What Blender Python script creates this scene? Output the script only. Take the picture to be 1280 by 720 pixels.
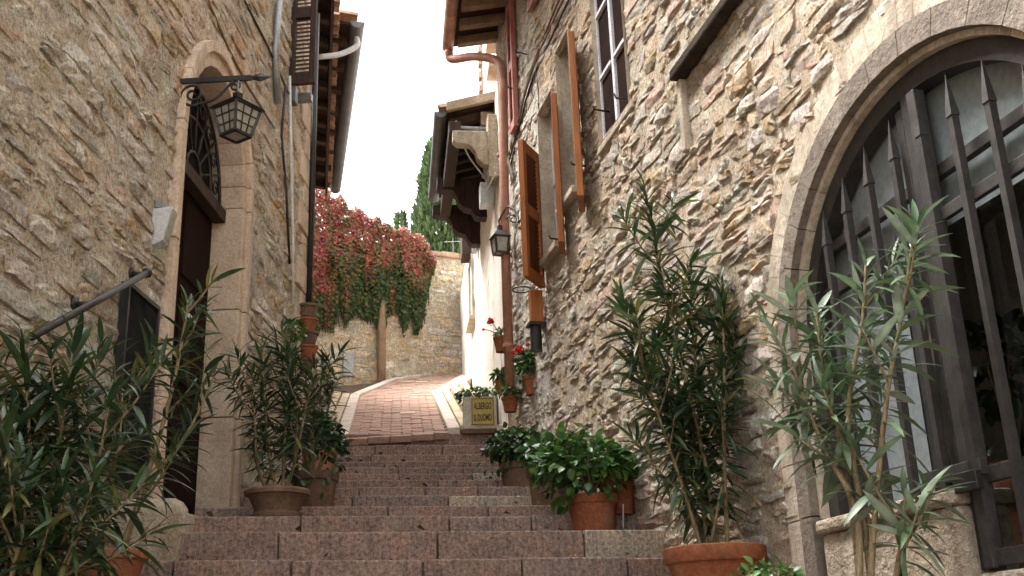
import bpy, bmesh, math, random
from mathutils import Vector, Matrix, noise
R = math.radians
for o in list(bpy.data.objects): bpy.data.objects.remove(o)
sc = bpy.context.scene
col = sc.collection

# ------------------------------------------------------------------ camera
EYE, FPX, PITCH, ROLL = 1.6, 1358.6, R(18.706), R(2.0)
fw = Vector((0, math.cos(PITCH), math.sin(PITCH)))
up0 = Vector((0, -math.sin(PITCH), math.cos(PITCH)))
r0 = Vector((1, 0, 0))
cr = r0*math.cos(ROLL) - up0*math.sin(ROLL)
cu = r0*math.sin(ROLL) + up0*math.cos(ROLL)
CAM = Vector((0, 0, EYE))
cd = bpy.data.cameras.new('camera'); cam = bpy.data.objects.new('camera', cd); col.objects.link(cam)
M3 = Matrix((cr, cu, -fw)).transposed()
cam.matrix_world = Matrix.Translation(CAM) @ M3.to_4x4()
cd.sensor_width = 36; cd.lens = FPX/1280*36; cd.clip_start = .05; cd.clip_end = 2000
sc.camera = cam

# ------------------------------------------------------------------ sky and sun (overcast)
SUN_EL, SUN_AZ = R(62), R(-70)          # azimuth from +Y towards +X of the place the sun stands at
w = bpy.data.worlds.new('World'); sc.world = w; w.use_nodes = True
nt = w.node_tree; nt.nodes.clear()
sky = nt.nodes.new('ShaderNodeTexSky'); sky.sky_type = 'NISHITA'; sky.sun_disc = False
sky.sun_elevation = SUN_EL; sky.sun_rotation = SUN_AZ; sky.dust_density = 6; sky.air_density = 1.0; sky.ozone_density = 1
hs = nt.nodes.new('ShaderNodeHueSaturation'); hs.inputs['Saturation'].default_value = .12; hs.inputs['Value'].default_value = 1.0
bg = nt.nodes.new('ShaderNodeBackground'); bg.inputs['Strength'].default_value = .15
wo = nt.nodes.new('ShaderNodeOutputWorld')
nt.links.new(sky.outputs[0], hs.inputs['Color']); nt.links.new(hs.outputs[0], bg.inputs[0]); nt.links.new(bg.outputs[0], wo.inputs[0])
sl = bpy.data.lights.new('sun', 'SUN'); sl.energy = 1.4; sl.angle = R(25); sl.color = (1, .95, .88)
so = bpy.data.objects.new('sun', sl); col.objects.link(so)
sd = Vector((math.cos(SUN_EL)*math.sin(SUN_AZ), math.cos(SUN_EL)*math.cos(SUN_AZ), math.sin(SUN_EL)))
so.rotation_euler = sd.to_track_quat('Z', 'Y').to_euler(); so.location = (0, 5, 30)
sc.view_settings.view_transform = 'Standard'; sc.view_settings.look = 'None'
sc.view_settings.exposure = 2.55; sc.view_settings.gamma = 1; sc.view_settings.use_curve_mapping = False

# ------------------------------------------------------------------ pixel -> place helpers (photo is 1280x720)
def ray(x, y):
    return (fw*FPX + cr*(x-640) + cu*(360-y)).normalized()
def aty(x, y, Y):
    v = ray(x, y); return CAM + v*(Y/v.y)
def atz(x, y, z):
    v = ray(x, y); return CAM + v*((z-EYE)/v.z)
def proj(p):
    q = p-CAM; d = q.dot(fw)
    if d < .05: return None
    return 640+FPX*q.dot(cr)/d, 360-FPX*q.dot(cu)/d, d
class Wall:
    """vertical plane: s runs along it, z up, d out towards the street"""
    def __init__(self, x, y, az, side):
        a = R(az); self.p = Vector((x, y, 0)); self.t = Vector((math.sin(a), math.cos(a), 0))
        self.n = Vector((math.cos(a), -math.sin(a), 0))*side
    def at(self, s, z, d=0): return self.p + self.t*s + self.n*d + Vector((0, 0, z))
    def pix(self, x, y, d=0):
        v = ray(x, y); t = ((self.p+self.n*d-CAM).dot(self.n))/v.dot(self.n)
        q = CAM+v*t; return (q-self.p).dot(self.t), q.z
    def px(self, x, y, d=0):
        s, z = self.pix(x, y, d); return self.at(s, z, d)
WL = Wall(-1.8405, 5.6, 1.9, 1)
WR = Wall(.853, 5.6, -13.5, -1)
W2 = Wall(-.05, 9.42, -6.5, -1)          # white plastered house
W1b = Wall(WL.at(2.97, 0).x, WL.at(2.97, 0).y, -13.5, 1)   # left house past its corner
FA, FB = Vector((-4.6, 14.25, 0)), Vector((1.6, 17.33, 0))
WF = Wall(FA.x, FA.y, math.degrees(math.atan2(FB.x-FA.x, FB.y-FA.y)), 1)  # vine wall, facing us

# ------------------------------------------------------------------ materials
def nodes_mat(name):
    m = bpy.data.materials.new(name); m.use_nodes = True
    n = m.node_tree.nodes; b = n['Principled BSDF']; return m, m.node_tree, b
def N(nt, t, **k):
    n = nt.nodes.new(t)
    for a, v in k.items():
        if a in ('loc',): continue
        if hasattr(n, a) and not a.startswith('i_'): setattr(n, a, v)
    return n
def tex(nt, kind, scale, detail=4, rough=.6, vec=None, stretch=None):
    tc = nt.nodes.new('ShaderNodeNewGeometry')
    src = vec or tc.outputs['Position']
    if stretch:
        mp = nt.nodes.new('ShaderNodeMapping'); mp.inputs['Scale'].default_value = stretch
        nt.links.new(src, mp.inputs['Vector']); src = mp.outputs[0]
    n = nt.nodes.new(kind); n.inputs['Scale'].default_value = scale
    if kind == 'ShaderNodeTexNoise':
        n.inputs['Detail'].default_value = detail; n.inputs['Roughness'].default_value = rough
    nt.links.new(src, n.inputs['Vector']); return n
def ramp(nt, src, stops):
    r = nt.nodes.new('ShaderNodeValToRGB'); e = r.color_ramp.elements
    while len(e) > 1: e.remove(e[0])
    e[0].position, e[0].color = stops[0][0], (*stops[0][1], 1)
    for p, c in stops[1:]:
        x = e.new(p); x.color = (*c, 1)
    nt.links.new(src, r.inputs[0]); return r
def mix(nt, a, b, fac, mode='MIX'):
    m = nt.nodes.new('ShaderNodeMix'); m.data_type = 'RGBA'; m.blend_type = mode
    for i, v in ((0, fac), (6, a), (7, b)):
        if hasattr(v, 'is_linked') or hasattr(v, 'links'): nt.links.new(v, m.inputs[i])
        else: m.inputs[i].default_value = v if i == 0 else (*v, 1)
    return m.outputs[2]
def bump(nt, b, srcs, dist=.01, strength=1):
    prev = None
    for s, d in srcs:
        bm = nt.nodes.new('ShaderNodeBump'); bm.inputs['Strength'].default_value = strength; bm.inputs['Distance'].default_value = d
        nt.links.new(s, bm.inputs['Height'])
        if prev: nt.links.new(prev, bm.inputs['Normal'])
        prev = bm.outputs[0]
    nt.links.new(prev, b.inputs['Normal'])
def attr(nt, name='tint'):
    a = nt.nodes.new('ShaderNodeAttribute'); a.attribute_name = name; return a.outputs['Color']
g3 = lambda v: (v, v, v)

def weathered(nt, b, c, warm, lichen, dark, low):
    n1 = tex(nt, 'ShaderNodeTexNoise', 3.5, 5, .65); n2 = tex(nt, 'ShaderNodeTexNoise', 55, 5, .75); n3 = tex(nt, 'ShaderNodeTexNoise', 16, 7, .8)
    n4 = tex(nt, 'ShaderNodeTexNoise', 150, 3, .7); n5 = tex(nt, 'ShaderNodeTexNoise', 24, 6, .75); n6 = tex(nt, 'ShaderNodeTexNoise', 31, 7, .85)
    vo = tex(nt, 'ShaderNodeTexVoronoi', 26); vo.distance = 'CHEBYCHEV'
    # tan bedding, pale lime bloom and dark pits, all with a shape of their own
    c = mix(nt, c, warm, ramp(nt, n5.outputs[0], [(.50, g3(0)), (.57, g3(.7))]).outputs[0])
    c = mix(nt, c, (.78, .735, .655), ramp(nt, n3.outputs[0], [(.49, g3(0)), (.56, g3(lichen))]).outputs[0])
    c = mix(nt, c, ramp(nt, n1.outputs[0], [(.3, g3(.8)), (.5, g3(1.0)), (.7, g3(1.15))]).outputs[0], .9, 'MULTIPLY')
    c = mix(nt, c, ramp(nt, n2.outputs[0], [(.36, g3(.38)), (.47, g3(1.0)), (.66, g3(1.3))]).outputs[0], .9, 'MULTIPLY')
    c = mix(nt, c, (.10, .078, .055), ramp(nt, n6.outputs[0], [(.555, g3(0)), (.61, g3(dark))]).outputs[0])
    nt.links.new(c, b.inputs['Base Color']); b.inputs['Roughness'].default_value = .95; b.inputs['Specular IOR Level'].default_value = .12
    bump(nt, b, [(vo.outputs['Distance'], .012*low), (n3.outputs[0], .012*low), (n6.outputs[0], .024), (n2.outputs[0], .014), (n4.outputs[0], .004)])
def mat_stone(name, lichen=.5, dark=.5, warm=(.44, .34, .22)):
    m, nt, b = nodes_mat(name); weathered(nt, b, attr(nt), warm, lichen, dark, 1); return m
def mat_mortar(name, base=(.38, .31, .215), lichen=.55):
    m, nt, b = nodes_mat(name); n = tex(nt, 'ShaderNodeTexNoise', 2, 3, .6)
    weathered(nt, b, ramp(nt, n.outputs[0], [(.35, tuple(x*.85 for x in base)), (.65, base)]).outputs[0], tuple(x*.72 for x in base), lichen, .55, 1.2); return m
def mat_noise(name, c0, c1, scale=8, rough=.7, metallic=0, bmp=.004, spec=.4, stretch=None, fine=60, tint=False, streak=None):
    m, nt, b = nodes_mat(name)
    n1 = tex(nt, 'ShaderNodeTexNoise', scale, 5, .65, stretch=stretch); n2 = tex(nt, 'ShaderNodeTexNoise', fine, 4, .7, stretch=stretch)
    r = ramp(nt, n1.outputs[0], [(.3, c0), (.7, c1)])
    c = mix(nt, r.outputs[0], ramp(nt, n2.outputs[0], [(.3, g3(.6)), (.65, g3(1.15))]).outputs[0], .8, 'MULTIPLY')
    if tint: c = mix(nt, c, attr(nt), 1, 'MULTIPLY')
    if streak:
        n3 = tex(nt, 'ShaderNodeTexNoise', 5, 4, .6, stretch=(1, 1, .18))
        c = mix(nt, c, streak, ramp(nt, n3.outputs[0], [(.5, g3(0)), (.72, g3(.8))]).outputs[0])
    nt.links.new(c, b.inputs['Base Color']); b.inputs['Roughness'].default_value = rough; b.inputs['Metallic'].default_value = metallic
    b.inputs['Specular IOR Level'].default_value = spec
    if bmp: bump(nt, b, [(n1.outputs[0], bmp*2), (n2.outputs[0], bmp)])
    return m
def mat_leaf(name, gloss=.45, trans=.25):
    m, nt, b = nodes_mat(name)
    c = attr(nt); n1 = tex(nt, 'ShaderNodeTexNoise', 14, 3, .6)
    c = mix(nt, c, ramp(nt, n1.outputs[0], [(.3, g3(.6)), (.7, g3(1.35))]).outputs[0], 1, 'MULTIPLY')
    nt.links.new(c, b.inputs['Base Color']); b.inputs['Roughness'].default_value = gloss; b.inputs['Specular IOR Level'].default_value = .5
    tr = nt.nodes.new('ShaderNodeBsdfTranslucent'); nt.links.new(c, tr.inputs[0])
    ms = nt.nodes.new('ShaderNodeMixShader'); ms.inputs[0].default_value = trans
    out = nt.nodes['Material Output']
    nt.links.new(b.outputs[0], ms.inputs[1]); nt.links.new(tr.outputs[0], ms.inputs[2]); nt.links.new(ms.outputs[0], out.inputs[0])
    return m
def mat_glass(name, tint=(.75, .8, .82), refl=.25):
    m, nt, b = nodes_mat(name); out = nt.nodes['Material Output']
    gl = nt.nodes.new('ShaderNodeBsdfGlossy'); gl.inputs['Roughness'].default_value = .06; gl.inputs[0].default_value = (.9, .93, .95, 1)
    tr = nt.nodes.new('ShaderNodeBsdfTransparent'); tr.inputs[0].default_value = (*tint, 1)
    fr = nt.nodes.new('ShaderNodeFresnel'); fr.inputs[0].default_value = 1.5
    ad = nt.nodes.new('ShaderNodeMath'); ad.operation = 'ADD'; ad.use_clamp = True; ad.inputs[1].default_value = refl
    nt.links.new(fr.outputs[0], ad.inputs[0])
    n1 = tex(nt, 'ShaderNodeTexNoise', 2.0, 2, .5); bm = nt.nodes.new('ShaderNodeBump'); bm.inputs['Distance'].default_value = .006
    nt.links.new(n1.outputs[0], bm.inputs['Height']); nt.links.new(bm.outputs[0], gl.inputs['Normal'])
    ms = nt.nodes.new('ShaderNodeMixShader'); nt.links.new(ad.outputs[0], ms.inputs[0]); nt.links.new(tr.outputs[0], ms.inputs[1]); nt.links.new(gl.outputs[0], ms.inputs[2])
    nt.links.new(ms.outputs[0], out.inputs[0]); return m
def mat_frost():
    m, nt, b = nodes_mat('frosted_glass'); out = nt.nodes['Material Output']
    n1 = tex(nt, 'ShaderNodeTexNoise', 3, 4, .6); n2 = tex(nt, 'ShaderNodeTexNoise', 40, 4, .7)
    c = ramp(nt, n1.outputs[0], [(.3, (.36, .42, .44)), (.7, (.48, .54, .56))]).outputs[0]
    c = mix(nt, c, ramp(nt, n2.outputs[0], [(.35, g3(.75)), (.6, g3(1.05))]).outputs[0], .8, 'MULTIPLY')
    nt.links.new(c, b.inputs['Base Color']); b.inputs['Roughness'].default_value = .3; b.inputs['Specular IOR Level'].default_value = .5
    tr = nt.nodes.new('ShaderNodeBsdfTranslucent'); nt.links.new(c, tr.inputs[0]); ms = nt.nodes.new('ShaderNodeMixShader'); ms.inputs[0].default_value = .45
    nt.links.new(b.outputs[0], ms.inputs[1]); nt.links.new(tr.outputs[0], ms.inputs[2]); nt.links.new(ms.outputs[0], out.inputs[0]); return m
def mat_steps():
    m, nt, b = nodes_mat('step_stone')
    c = attr(nt)
    n1 = tex(nt, 'ShaderNodeTexNoise', 7, 5, .7); n2 = tex(nt, 'ShaderNodeTexNoise', 60, 4, .75); n3 = tex(nt, 'ShaderNodeTexNoise', 26, 4, .7, stretch=(1, 1, .22))
    ng = tex(nt, 'ShaderNodeTexNoise', 95, 2, .5, stretch=(1, 1, .06))
    c = mix(nt, c, ramp(nt, n1.outputs[0], [(.28, (.7, .70, .72)), (.5, g3(1)), (.72, (1.3, 1.12, .98))]).outputs[0], .9, 'MULTIPLY')
    c = mix(nt, c, ramp(nt, n2.outputs[0], [(.34, g3(.4)), (.64, g3(1.45))]).outputs[0], .95, 'MULTIPLY')
    c = mix(nt, c, ramp(nt, ng.outputs[0], [(.35, g3(.7)), (.6, g3(1.1))]).outputs[0], .6, 'MULTIPLY')
    c = mix(nt, c, (.045, .04, .034), ramp(nt, n3.outputs[0], [(.60, g3(0)), (.72, g3(.8))]).outputs[0])
    n4 = tex(nt, 'ShaderNodeTexNoise', 3.3, 4, .7)
    c = mix(nt, c, (.30, .27, .22), ramp(nt, n4.outputs[0], [(.58, g3(0)), (.75, g3(.6))]).outputs[0])
    nt.links.new(c, b.inputs['Base Color']); b.inputs['Roughness'].default_value = .85; b.inputs['Specular IOR Level'].default_value = .3
    bump(nt, b, [(n1.outputs[0], .012), (ng.outputs[0], .006), (n2.outputs[0], .006)])
    return m
def mat_plaster():
    m, nt, b = nodes_mat('white_plaster')
    n1 = tex(nt, 'ShaderNodeTexNoise', 1.6, 6, .65); n2 = tex(nt, 'ShaderNodeTexNoise', 30, 5, .7)
    n3 = tex(nt, 'ShaderNodeTexNoise', 2.3, 6, .7, stretch=(1.6, 1.6, .5))
    c = ramp(nt, n1.outputs[0], [(.3, (.50, .42, .34)), (.45, (.72, .67, .60)), (.7, (.80, .77, .72))]).outputs[0]
    c = mix(nt, c, (.30, .215, .14), ramp(nt, n3.outputs[0], [(.60, g3(0)), (.66, g3(.9))]).outputs[0])
    c = mix(nt, c, ramp(nt, n2.outputs[0], [(.3, g3(.75)), (.6, g3(1.05))]).outputs[0], .7, 'MULTIPLY')
    nt.links.new(c, b.inputs['Base Color']); b.inputs['Roughness'].default_value = .95; b.inputs['Specular IOR Level'].default_value = .1
    bump(nt, b, [(n3.outputs[0], .03), (n2.outputs[0], .008)]); return m

M = dict(
    stoneL=mat_stone('rubble_stone_left', .75, .5, (.64, .48, .30)), stoneR=mat_stone('rubble_stone_right', .6, .45, (.64, .48, .34)), stoneF=mat_stone('rubble_stone_far', .3, .35),
    stoneW=mat_stone('sunlit_limewashed_stone', .8, .35, (.55, .44, .33)), mortW=mat_mortar('sunlit_limewash', (.74, .68, .59), .6),  # limewash tone paled further: the far stretch's sunlight is put into the colour
    mortL=mat_mortar('mortar_left', (.76, .635, .465)), mortR=mat_mortar('mortar_right', (.74, .595, .43)), mortF=mat_mortar('mortar_far', (.50, .42, .29)),
    trim=mat_noise('dressed_stone', (.46, .345, .25), (.66, .535, .415), 5, .85, bmp=.004, spec=.2, fine=50, streak=(.30, .245, .20)),
    trimR=mat_noise('arch_stone', (.42, .345, .26), (.60, .53, .43), 6, .9, bmp=.005, spec=.15, fine=45, streak=(.20, .155, .12)),
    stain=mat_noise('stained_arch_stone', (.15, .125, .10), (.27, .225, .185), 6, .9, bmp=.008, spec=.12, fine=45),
    pale=mat_noise('pale_stone', (.45, .40, .35), (.66, .60, .55), 6, .85, bmp=.003, spec=.2, tint=True),
    dado=mat_noise('dado_stone', (.33, .27, .19), (.56, .50, .40), 5, .9, bmp=.012, spec=.1, fine=40, streak=(.22, .17, .12)),
    step=mat_steps(), plaster=mat_plaster(),
    brick=mat_noise('paving_brick', (.29, .185, .145), (.41, .285, .225), 7, .9, bmp=.004, spec=.2, tint=True),
    soil=mat_noise('soil', (.09, .06, .04), (.19, .14, .10), 20, 1, bmp=.02, spec=.1),
    ground=mat_noise('ground', (.12, .10, .06), (.22, .19, .12), 2, 1, bmp=.02, spec=.1, fine=30),
    terra=mat_noise('terracotta', (.19, .062, .03), (.36, .135, .066), 9, .9, bmp=.003, spec=.12, streak=(.26, .17, .12)),
    terraG=mat_noise('weathered_terracotta', (.10, .06, .042), (.20, .125, .085), 10, .9, bmp=.003, spec=.2),
    iron=mat_noise('wrought_iron', (.030, .026, .024), (.062, .055, .052), 12, .55, metallic=.3, bmp=.001, spec=.5),
    ironB=mat_noise('black_iron', (.014, .013, .013), (.034, .031, .029), 12, .5, metallic=.3, bmp=.001, spec=.5),
    zinc=mat_noise('zinc', (.20, .20, .205), (.34, .34, .34), 5, .5, metallic=.5, bmp=.001, spec=.5),
    zincD=mat_noise('dark_zinc', (.085, .085, .09), (.15, .15, .155), 5, .5, metallic=.4, bmp=.001, spec=.5),
    whitemetal=mat_noise('grey_white_paint', (.46, .47, .47), (.62, .63, .63), 5, .5, bmp=.0005, spec=.4),
    copper=mat_noise('copper_paint', (.30, .13, .085), (.52, .27, .19), 6, .65, metallic=.15, bmp=.0015, spec=.3, streak=(.20, .11, .08)),
    wood=mat_noise('shutter_wood', (.20, .06, .013), (.42, .145, .03), 4, .5, bmp=.002, spec=.35, stretch=(8, 8, .7)),
    woodM=mat_noise('slat_wood', (.085, .028, .010), (.19, .065, .02), 4, .6, bmp=.002, spec=.2, stretch=(8, 8, .7)),
    woodD=mat_noise('dark_wood', (.025, .014, .010), (.07, .04, .028), 6, .75, bmp=.003, spec=.25, stretch=(6, 6, 1)),
    beam=mat_noise('old_beam', (.13, .082, .052), (.29, .19, .12), 5, .85, bmp=.006, spec=.15),
    beamL=mat_noise('light_beam', (.30, .22, .15), (.50, .40, .30), 5, .85, bmp=.006, spec=.15),
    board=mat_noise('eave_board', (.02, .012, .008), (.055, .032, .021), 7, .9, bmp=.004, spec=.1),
    tile=mat_noise('roof_tile', (.26, .14, .09), (.46, .32, .22), 9, .9, bmp=.006, spec=.15),
    redpaint=mat_noise('faded_red_paint', (.30, .10, .08), (.46, .19, .15), 6, .6, bmp=.001),
    whitewood=mat_noise('white_window_paint', (.55, .54, .58), (.72, .71, .75), 8, .5, bmp=.0008),
    ledge=mat_noise('dark_ledge', (.03, .022, .017), (.075, .055, .04), 9, .95, bmp=.01, spec=.1),
    panedark=mat_noise('dark_window_pane', (.014, .007, .006), (.030, .015, .012), 6, .8, bmp=0, spec=.02),
    black=mat_noise('black_board', (.008, .008, .008), (.02, .02, .02), 10, .9, bmp=.0008, spec=.08),
    dark=mat_noise('dark_interior', (.012, .009, .007), (.03, .022, .017), 4, .95, bmp=0, spec=.1),
    room=mat_noise('room_plaster', (.34, .27, .21), (.48, .40, .32), 3, .95, bmp=.002, spec=.1),
    door=mat_noise('old_door', (.012, .006, .0045), (.028, .013, .009), 5, .9, spec=.08, bmp=.003, stretch=(7, 7, .6)),
    yellow=mat_noise('yellow_sign', (.36, .25, .05), (.47, .35, .09), 9, .6, bmp=.0005),
    concrete=mat_noise('planter_concrete', (.42, .39, .33), (.60, .57, .50), 8, .9, bmp=.003, spec=.1, streak=(.33, .29, .22)),
    letter=mat_noise('black_letters', (.01, .01, .01), (.03, .028, .025), 20, .6, bmp=0),
    leaf=mat_leaf('leaf', .38, .22), vine=mat_leaf('vine_leaf', .6, .3), cyp=mat_leaf('cypress_foliage', .8, .1), petal=mat_leaf('petal', .6, .3),
    stem=mat_noise('stem_bark', (.16, .115, .06), (.33, .26, .15), 15, .8, bmp=.003, spec=.2, stretch=(3, 3, .6)),
    bark=mat_noise('bark', (.07, .05, .035), (.15, .11, .08), 12, .9, bmp=.01, spec=.1, stretch=(3, 3, .5)),
    cable=mat_noise('cable', (.02, .017, .015), (.05, .042, .036), 9, .6, bmp=0),
    cableB=mat_noise('brown_cable', (.13, .085, .05), (.22, .15, .10), 9, .7, bmp=0),
    cablew=mat_noise('white_cable', (.55, .55, .53), (.7, .7, .68), 9, .6, bmp=0),
    glass=mat_glass('window_glass', (.92, .94, .95), .02), glassD=mat_glass('dark_glass', (.35, .36, .38), .03),
    lampglass=mat_noise('frosted_lamp_glass', (.23, .22, .18), (.36, .35, .30), 9, .35, bmp=.001, spec=.6),
    frost=mat_frost(),
    greenp=mat_noise('green_plastic', (.0, .16, .075), (.01, .24, .12), 9, .5, bmp=0),
)

# ------------------------------------------------------------------ object helpers
ORG = {}
def tag(o, label=None, cat=None, group=None, kind=None):
    for k, v in (('label', label), ('category', cat), ('group', group), ('kind', kind)):
        if v: o[k] = v
    return o
def thing(name, base, label, cat, group=None, kind=None):
    o = bpy.data.objects.new(name, None); o.empty_display_size = .1; col.objects.link(o); o.location = base
    ORG[o.name] = Vector(base); return tag(o, label, cat, group, kind)
def link(name, me, mat, parent=None, smooth=False):
    o = bpy.data.objects.new(name, me); col.objects.link(o)
    if mat is not None and not me.materials: me.materials.append(mat)
    if smooth: me.polygons.foreach_set('use_smooth', [True]*len(me.polygons))
    if parent is not None: o.parent = parent; ORG[o.name] = ORG[parent.name]
    else: ORG.setdefault(o.name, Vector((0, 0, 0)))
    return o
class MB:
    def __init__(self): self.v = []; self.f = []; self.c = []; self.sm = []
    def add(self, vs, fs, c=None):
        b = len(self.v); self.v += [Vector(v) for v in vs]; self.f += [tuple(i+b for i in f) for f in fs]
        self.c += [c or (1, 1, 1)]*len(vs) if not (c and isinstance(c[0], (tuple, list))) else list(c)
        return self
    def hexa(self, p, c=None):   # p: 8 corners, bottom 4 ccw then top 4
        return self.add(p, [(3, 2, 1, 0), (4, 5, 6, 7), (0, 1, 5, 4), (1, 2, 6, 5), (2, 3, 7, 6), (3, 0, 4, 7)], c)
    def obb(self, o, x, y, z, c=None):   # corner o with three edge vectors
        o, x, y, z = Vector(o), Vector(x), Vector(y), Vector(z)
        if x.cross(y).dot(z) < 0: x, y = y, x
        return self.hexa([o, o+x, o+x+y, o+y, o+z, o+x+z, o+x+y+z, o+y+z], c)
    def box(self, ce, sx, sy, sz, az=0, c=None):
        x = Vector((math.cos(az), math.sin(az), 0)); y = Vector((-math.sin(az), math.cos(az), 0)); z = Vector((0, 0, 1))
        return self.obb(Vector(ce)-x*sx/2-y*sy/2-z*sz/2, x*sx, y*sy, z*sz, c)
    def wbox(self, W, s0, s1, z0, z1, d0, d1, c=None):
        return self.obb(W.at(s0, z0, d0), W.t*(s1-s0), W.n*(d1-d0), Vector((0, 0, z1-z0)), c)
    def bar(self, a, b, wx, wy, upv=(0, 0, 1), c=None):   # rectangular bar between two points
        a, b = Vector(a), Vector(b); z = (b-a); y = Vector(upv); x = y.cross(z)
        if x.length < 1e-6: y = Vector((0, 1, 0)); x = y.cross(z)
        x.normalize(); y = z.cross(x).normalized()
        return self.obb(a-x*wx/2-y*wy/2, x*wx, y*wy, z, c)
    def tube(self, pts, rad, n=8, c=None, caps=True):
        pts = [Vector(p) for p in pts]; rads = rad if isinstance(rad, (list, tuple)) else [rad]*len(pts)
        t0 = (pts[1]-pts[0]).normalized(); ref = Vector((0, 0, 1)) if abs(t0.z) < .9 else Vector((1, 0, 0))
        x = t0.cross(ref).normalized(); vs = []; fs = []
        for i, p in enumerate(pts):
            t = (pts[min(i+1, len(pts)-1)]-pts[max(i-1, 0)]).normalized()
            x = (x-t*x.dot(t)).normalized(); y = t.cross(x)
            for k in range(n):
                a = 2*math.pi*k/n; vs.append(p+(x*math.cos(a)+y*math.sin(a))*rads[i])
        for i in range(len(pts)-1):
            for k in range(n):
                a, b2 = i*n+k, i*n+(k+1) % n; fs.append((a, b2, b2+n, a+n))
        if caps: fs.append(tuple(reversed(range(n)))); fs.append(tuple(range((len(pts)-1)*n, len(pts)*n)))
        return self.add(vs, fs, c)
    def lathe(self, base, prof, n=24, c=None, jig=0):
        base = Vector(base); vs = []; fs = []
        for r, z in prof:
            for k in range(n):
                a = 2*math.pi*k/n; rr = r*(1+jig*math.sin(3*a+z*9)); vs.append(base+Vector((rr*math.cos(a), rr*math.sin(a), z)))
        for i in range(len(prof)-1):
            for k in range(n):
                a, b2 = i*n+k, i*n+(k+1) % n; fs.append((a, b2, b2+n, a+n))
        return self.add(vs, fs, c)
    def mesh(self, name, org=Vector((0, 0, 0)), tint=False):
        me = bpy.data.meshes.new(name); me.from_pydata([v-org for v in self.v], [], self.f); me.update()
        if tint:
            a = me.color_attributes.new('tint', 'FLOAT_COLOR', 'POINT')
            a.data.foreach_set('color', [x for c in self.c for x in (*c, 1)])
        return me
    def build(self, name, mat, parent=None, smooth=False, tint=False, bevel=0, fix=True):
        org = ORG[parent.name] if parent is not None else Vector((0, 0, 0))
        me = self.mesh(name, org, tint)
        if fix:
            bm = bmesh.new(); bm.from_mesh(me); bmesh.ops.recalc_face_normals(bm, faces=bm.faces); bm.to_mesh(me); bm.free()
        o = link(name, me, mat, parent, smooth)
        if bevel:
            md = o.modifiers.new('bevel', 'BEVEL'); md.width = bevel; md.segments = 2; md.limit_method = 'ANGLE'; md.angle_limit = R(40)
        if smooth:
            pass
        return o
def one(mb, name, mat, base, label, cat, group=None, **k):    # a thing that is a single mesh
    e = Vector(base); me_parent = None
    o = mb.build(name, mat, None, **k); o.data.transform(Matrix.Translation(-e)); o.location = e; ORG[o.name] = e
    return tag(o, label, cat, group)
rnd = random.Random(7)
def lerp(a, b, t): return a+(b-a)*t
def spline(pts, n):   # catmull-rom through points
    pts = [Vector(p) for p in pts]; P = [pts[0]*2-pts[1]]+pts+[pts[-1]*2-pts[-2]]; out = []
    for i in range(1, len(P)-2):
        for k in range(n):
            t = k/n; a, b, c, d = P[i-1:i+3]
            out.append(.5*((2*b)+(c-a)*t+(2*a-5*b+4*c-d)*t*t+(3*b-a-3*c+d)*t**3))
    out.append(pts[-1]); return out

# ------------------------------------------------------------------ rubble masonry
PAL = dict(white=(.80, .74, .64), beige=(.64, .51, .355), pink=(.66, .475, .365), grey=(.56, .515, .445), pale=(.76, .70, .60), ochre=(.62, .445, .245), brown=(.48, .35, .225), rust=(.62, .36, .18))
def pick(wts, r):
    k = r.choices(list(wts), list(wts.values()))[0]; v = r.uniform(.78, 1.16)
    return tuple(x*v*r.uniform(.95, 1.05) for x in PAL[k])
US = [-1, -.93, -.5, 0, .5, .93, 1]; VS = [-1, -.88, -.3, .3, .88, 1]
def stone_mesh(W, cs, prot, r, c, mb):
    """cs: four corners (s,z) bl, br, tr, tl -> a rough pillow-faced stone"""
    (ax, az), (bx, bz), (cx, cz), (dx, dz) = cs
    sx, sz = r.uniform(-.010, .010), r.uniform(-.009, .009); vs = []; seed = Vector((r.random()*90, r.random()*90, 0))
    cut = [r.choice((0, .03, .08, .2))*r.random() for _ in range(4)]
    for j, v in enumerate(VS):
        for i, u in enumerate(US):
            q = (0 if v < 0 else 2)+(0 if u < 0 else 1); k = 1-cut[q]*(u*u*v*v)
            uu, vv = u*k, v*k; a, b = (uu+1)/2, (vv+1)/2
            s = (ax*(1-a)+bx*a)*(1-b)+(dx*(1-a)+cx*a)*b; z = (az*(1-a)+bz*a)*(1-b)+(dz*(1-a)+cz*a)*b
            rim = i in (0, 6) or j in (0, 5)
            nz = noise.noise(Vector((s*9, z*13, 0))+seed)
            if rim: d = -.03; s += nz*.012; z += noise.noise(Vector((z*11, s*9, 3))+seed)*.010
            else:
                edge = (i in (1, 5))+(j in (1, 4)); d = prot*(1-.12*edge)-.003*edge+u*sx+v*sz+nz*.010+r.uniform(-.006, .006); s += r.uniform(-.012, .012); z += r.uniform(-.006, .006)
            vs.append(W.at(s, z, d))
    nx = len(US)
    fs = [(j*nx+i, j*nx+i+1, (j+1)*nx+i+1, (j+1)*nx+i) for j in range(len(VS)-1) for i in range(nx-1)]
    mb.add(vs, fs, c)
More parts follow.
